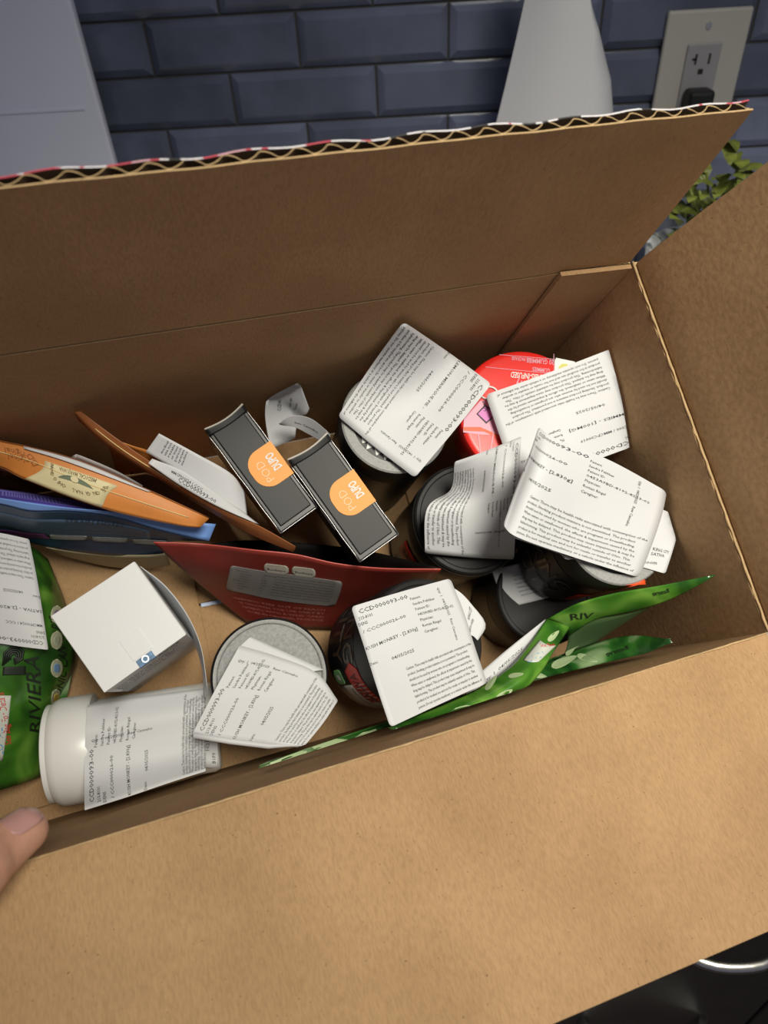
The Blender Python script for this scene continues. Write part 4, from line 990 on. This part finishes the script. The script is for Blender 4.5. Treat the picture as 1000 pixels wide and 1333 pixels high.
label(pc, [[(600, 898, .104), (655, 850, .106), (710, 806, .109)], [(612, 906, .106), (655, 868, .107), (702, 826, .107)], [(622, 908, .106), (656, 880, .106), (692, 846, .106)]], rnd=0, nu=8, nv=10,
      text=[('Qty: 1  04/05/2025', .2, .5, .0016, .03), ('Raw Cannabis', .25, .8, .0014, .02)])

# ---- white carton
A, B_, C_, D_ = at(65, 801, .108), at(175, 731, .108), at(243, 824, .108), at(135, 903, .108)
cxy = (A + B_ + C_ + D_) / 4; xdir = ((C_ - D_) + (B_ - A)) / 2; ydir = ((B_ - C_) + (A - D_)) / 2
wa, wb = np.linalg.norm(xdir) / 2, np.linalg.norm(ydir) / 2; HC = .104
wc = thing('square_carton', 'plain white square carton with a small hologram sticker on its lid edge, at left', 'carton', frame(np.array(cxy) * [1, 1, 0] + [0, 0, -D + .0042], (0, 0, 1), xdir))
bevel_box('body', (-wa, -wb, 0), (wa, wb, HC - .0008), WHITEC, wc, .0007)
bevel_box('lid_flap', (-wa + .0003, -wb - .0002, HC - .0008), (wa - .0004, wb - .0002, HC), WHITEC, wc, .0003)
CS = FSurf(lambda u, v: V3(-wa + 2 * wa * u, -wb, HC - HC * v), 2 * wa, HC, 1); CS.sign = 1 if CS.n(.5, .5)[1] < 0 else -1
its = [('Amity', .62, .10, .005, .013)] + [('-----------------', .50, .14, .002, .02)]
its += [(s, .06, .17 + .042 * i, .0026, w_ * 1.25) for i, (s, w_) in enumerate(zip(['Concentrate 0.85g vaporizer cart', 'THC 78.21%  CBD 0.22%  CBG', 'Batch 0024 tested 03/18/2025', 'Limonene  Linalool  Myrcene', 'Keep out of reach of children', 'For medical use only in Ohio', 'Manufactured and distributed'], [.03, .032, .028, .033, .03, .028, .031]))]
printed('printed_text', CS, [i for i in its if not i[0].startswith('-')], INK, wc, .0002, 'local', 1, .02)
HOLO = mat('hologram_foil', (.08, .17, .30), .35, metal=.2, noise=.6, nscale=260)
hs = bevel_box('hologram_sticker', (-.006 + wa * .10, -wb - .0006, HC - .0045), (.003 + wa * .10, -wb + .0035, HC + .0004), HOLO, wc, .0002)
lathe('ring_print', [(.0012, 0), (.0019, 0), (.0019, .0002), (.0012, .0002), (.0012, 0)], mat('ring_ink', (.7, .75, .8), .3, metal=.6), hs, 20).location = (wa * .10 - .0015, -wb + .0017, HC + .0005)
bevel_box('tuck_tab', (-.0045, -wb + .004, HC + .00005), (.0065, -wb + .017, HC + .0004), WHITEC, wc, .0001)
label(wc, [[(183, 737, .101), (215, 762, .100), (244, 800, .098), (262, 842, .090), (270, 892, .084)], [(190, 745, .09), (222, 778, .085), (247, 815, .080), (263, 855, .075), (270, 905, .074)], [(195, 752, .07), (226, 795, .06), (250, 830, .055), (263, 868, .066), (266, 908, .070)]], rnd=0, text=False, nu=22, nv=8)

# ---- white bottle lying on its side
bl0 = at(66, 981, .0345); bl1 = at(284, 944, .0325); axb = bl1 - bl0; LB = np.linalg.norm(axb); RBt = .0300
bo = thing('screw_cap_bottle', 'white plastic screw-cap bottle lying on its side with a wrapped white label, front left', 'bottle', frame(bl0, axb, (0, 0, 1)))
RB2 = .0262
lathe('body', [(0, .020), (RB2 * .95, .020), (RB2 * .95, .027), (RB2 * .98, .0275), (RB2, .030), (RB2, LB - .004), (RB2 * .96, LB - .001), (RB2 * .88, LB), (0, LB)], WHITEP, bo)
lathe('cap', [(0, .004), (RBt * .80, .004), (RBt * .86, .002), (RBt * .88, .0), (RBt * .91, .0005), (RBt * .91, .003), (RBt * .96, .0045), (RBt, .008), (RBt, .024), (RBt * .985, .0255), (0, .0255)], WHITEP, bo)
blb = [[(110, 1055, .093), (110, 1025, .070), (110, 985, .0635), (112, 950, .0645), (114, 918, .058)], [(165, 1038, .080), (163, 1006, .066), (163, 972, .0630), (165, 940, .0640), (168, 909, .058)], [(218, 1020, .076), (216, 992, .064), (216, 960, .0625), (218, 930, .0630), (222, 902, .057)], [(268, 1004, .075), (268, 978, .064), (268, 950, .0620), (268, 920, .0625), (268, 896, .057)]]
label(bo, blb, para=(.03, .95, .82, 1.0), qty=.62, nu=24, nv=20, rnd=.01)
label(bo, [[(262, 998, .056), (262, 940, .061)], [(283, 1000, .056), (283, 942, .0605)]], rnd=.05, name='folded_label_end', nu=6, nv=6, text=[('B1F9', .1, .9, .002, .006), ('1021', .35, .5, .002, .006)])

# ---- hand holding the box at the left
hand = thing('person', 'person\'s hand gripping the box edge at the far left, only the thumb tip in view', 'person', frame(at(0, 1110, D)))
def limb(chain, rads):
    """tapered, capped round chain with rounded tip, box coordinates"""
    P = [np.array(p) for p in chain]; pts, rr = [], []
    n = 26
    for k in range(n + 1):
        t = k / n; pts.append(crw(len(P), t)[0] @ np.array(P)); rr.append(float(crw(len(rads), t)[0] @ np.array(rads)))
    d = pts[-1] - pts[-2]; d /= np.linalg.norm(d); r0 = rr[-1]; e = pts[-1]
    for k in range(1, 7):
        a = k / 6 * math.pi / 2; pts.append(e + d * r0 * math.sin(a)); rr.append(max(r0 * math.cos(a), 1e-4))
    return pts, rr
def hand_mesh():
    tip = at(33, 1083, D + .0092); mid = at(-8, 1112, D + .0165); base = at(-75, 1165, D + .031)
    root = np.array([-.442, -.232, .040]); wr = np.array([-.53, -.33, -.01])
    chains = [limb([root, [-.395, -.216, .047], base, mid, tip], [.019, .0150, .0125, .0100, .0078]), limb([wr, [-.475, -.272, .012], root], [.028, .026, .018])]
    for k in range(4):                         # fingers curl under the front flap and press on the outside of the front wall
        z = -.024 - k * .0195; kn = np.array([-.455, -.266, z + .004])
        chains.append(limb([kn, [-.415, -.252, z], [-.378, -.230, z], [-.345 - .006 * abs(k - 1.3), -.2165, z - .002]], [.0125, .0105, .0095, .0085]))
        chains.append(limb([wr, kn], [.026, .0135]))
    bm = bmesh.new()
    v, f = [], []
    for pts, rr in chains:
        b0 = len(v); seg = 14
        for i, p in enumerate(pts):
            t = pts[min(i + 1, len(pts) - 1)] - pts[max(i - 1, 0)]; t = t / (np.linalg.norm(t) + 1e-9)
            a = np.cross(t, [.2, .1, .95]); a /= np.linalg.norm(a); c = np.cross(t, a)
            for k in range(seg):
                th = 2 * math.pi * k / seg; v.append(p + (a * math.cos(th) + c * math.sin(th)) * rr[i])
        for i in range(len(pts) - 1):
            for k in range(seg): f.append((b0 + i * seg + k, b0 + i * seg + (k + 1) % seg, b0 + (i + 1) * seg + (k + 1) % seg, b0 + (i + 1) * seg + k))
        f.append([b0 + k for k in range(seg)][::-1]); f.append([b0 + (len(pts) - 1) * seg + k for k in range(seg)])
    o = mesh('hand', v, f, SKIN, hand, 'box', True)
    r = o.modifiers.new('r', 'REMESH'); r.mode = 'VOXEL'; r.voxel_size = .0012; r.use_smooth_shade = True
    s = o.modifiers.new('s', 'SMOOTH'); s.iterations = 8; s.factor = .5
    dg = bpy.context.evaluated_depsgraph_get(); me = bpy.data.meshes.new_from_object(o.evaluated_get(dg))
    o.modifiers.clear(); me.name = 'hand'; o.data = me
    me.polygons.foreach_set('use_smooth', [True] * len(me.polygons))
    # thumb nail: on the upper-left side of the thumb
    ax = tip - mid; ax /= np.linalg.norm(ax); up = np.array([-.25, .55, .75]); up -= ax * np.dot(up, ax); up /= np.linalg.norm(up); sd = np.cross(ax, up)
    S = FSurf(lambda u, w: tip + ax * (.0055 - .0125 * w)[:, None] + (up * np.cos((u - .5) * 1.7)[:, None] + sd * np.sin((u - .5) * 1.7)[:, None]) * (.0079 + .0008 * w - .0028 * np.maximum(0, 1 - w * 2.5) ** 2)[:, None], .012, .012, 1)
    S.sign = 1 if np.dot(S.n(.5, .5), up) > 0 else -1
    sheet('thumb_nail', S, NAIL, hand, .0004, 12, 12, shape=round_sq(.25))
hand_mesh()

for o in bpy.data.objects:
    if '_f' in o: del o['_f']
    if '_H' in o: del o['_H']
    if '_r' in o: del o['_r']
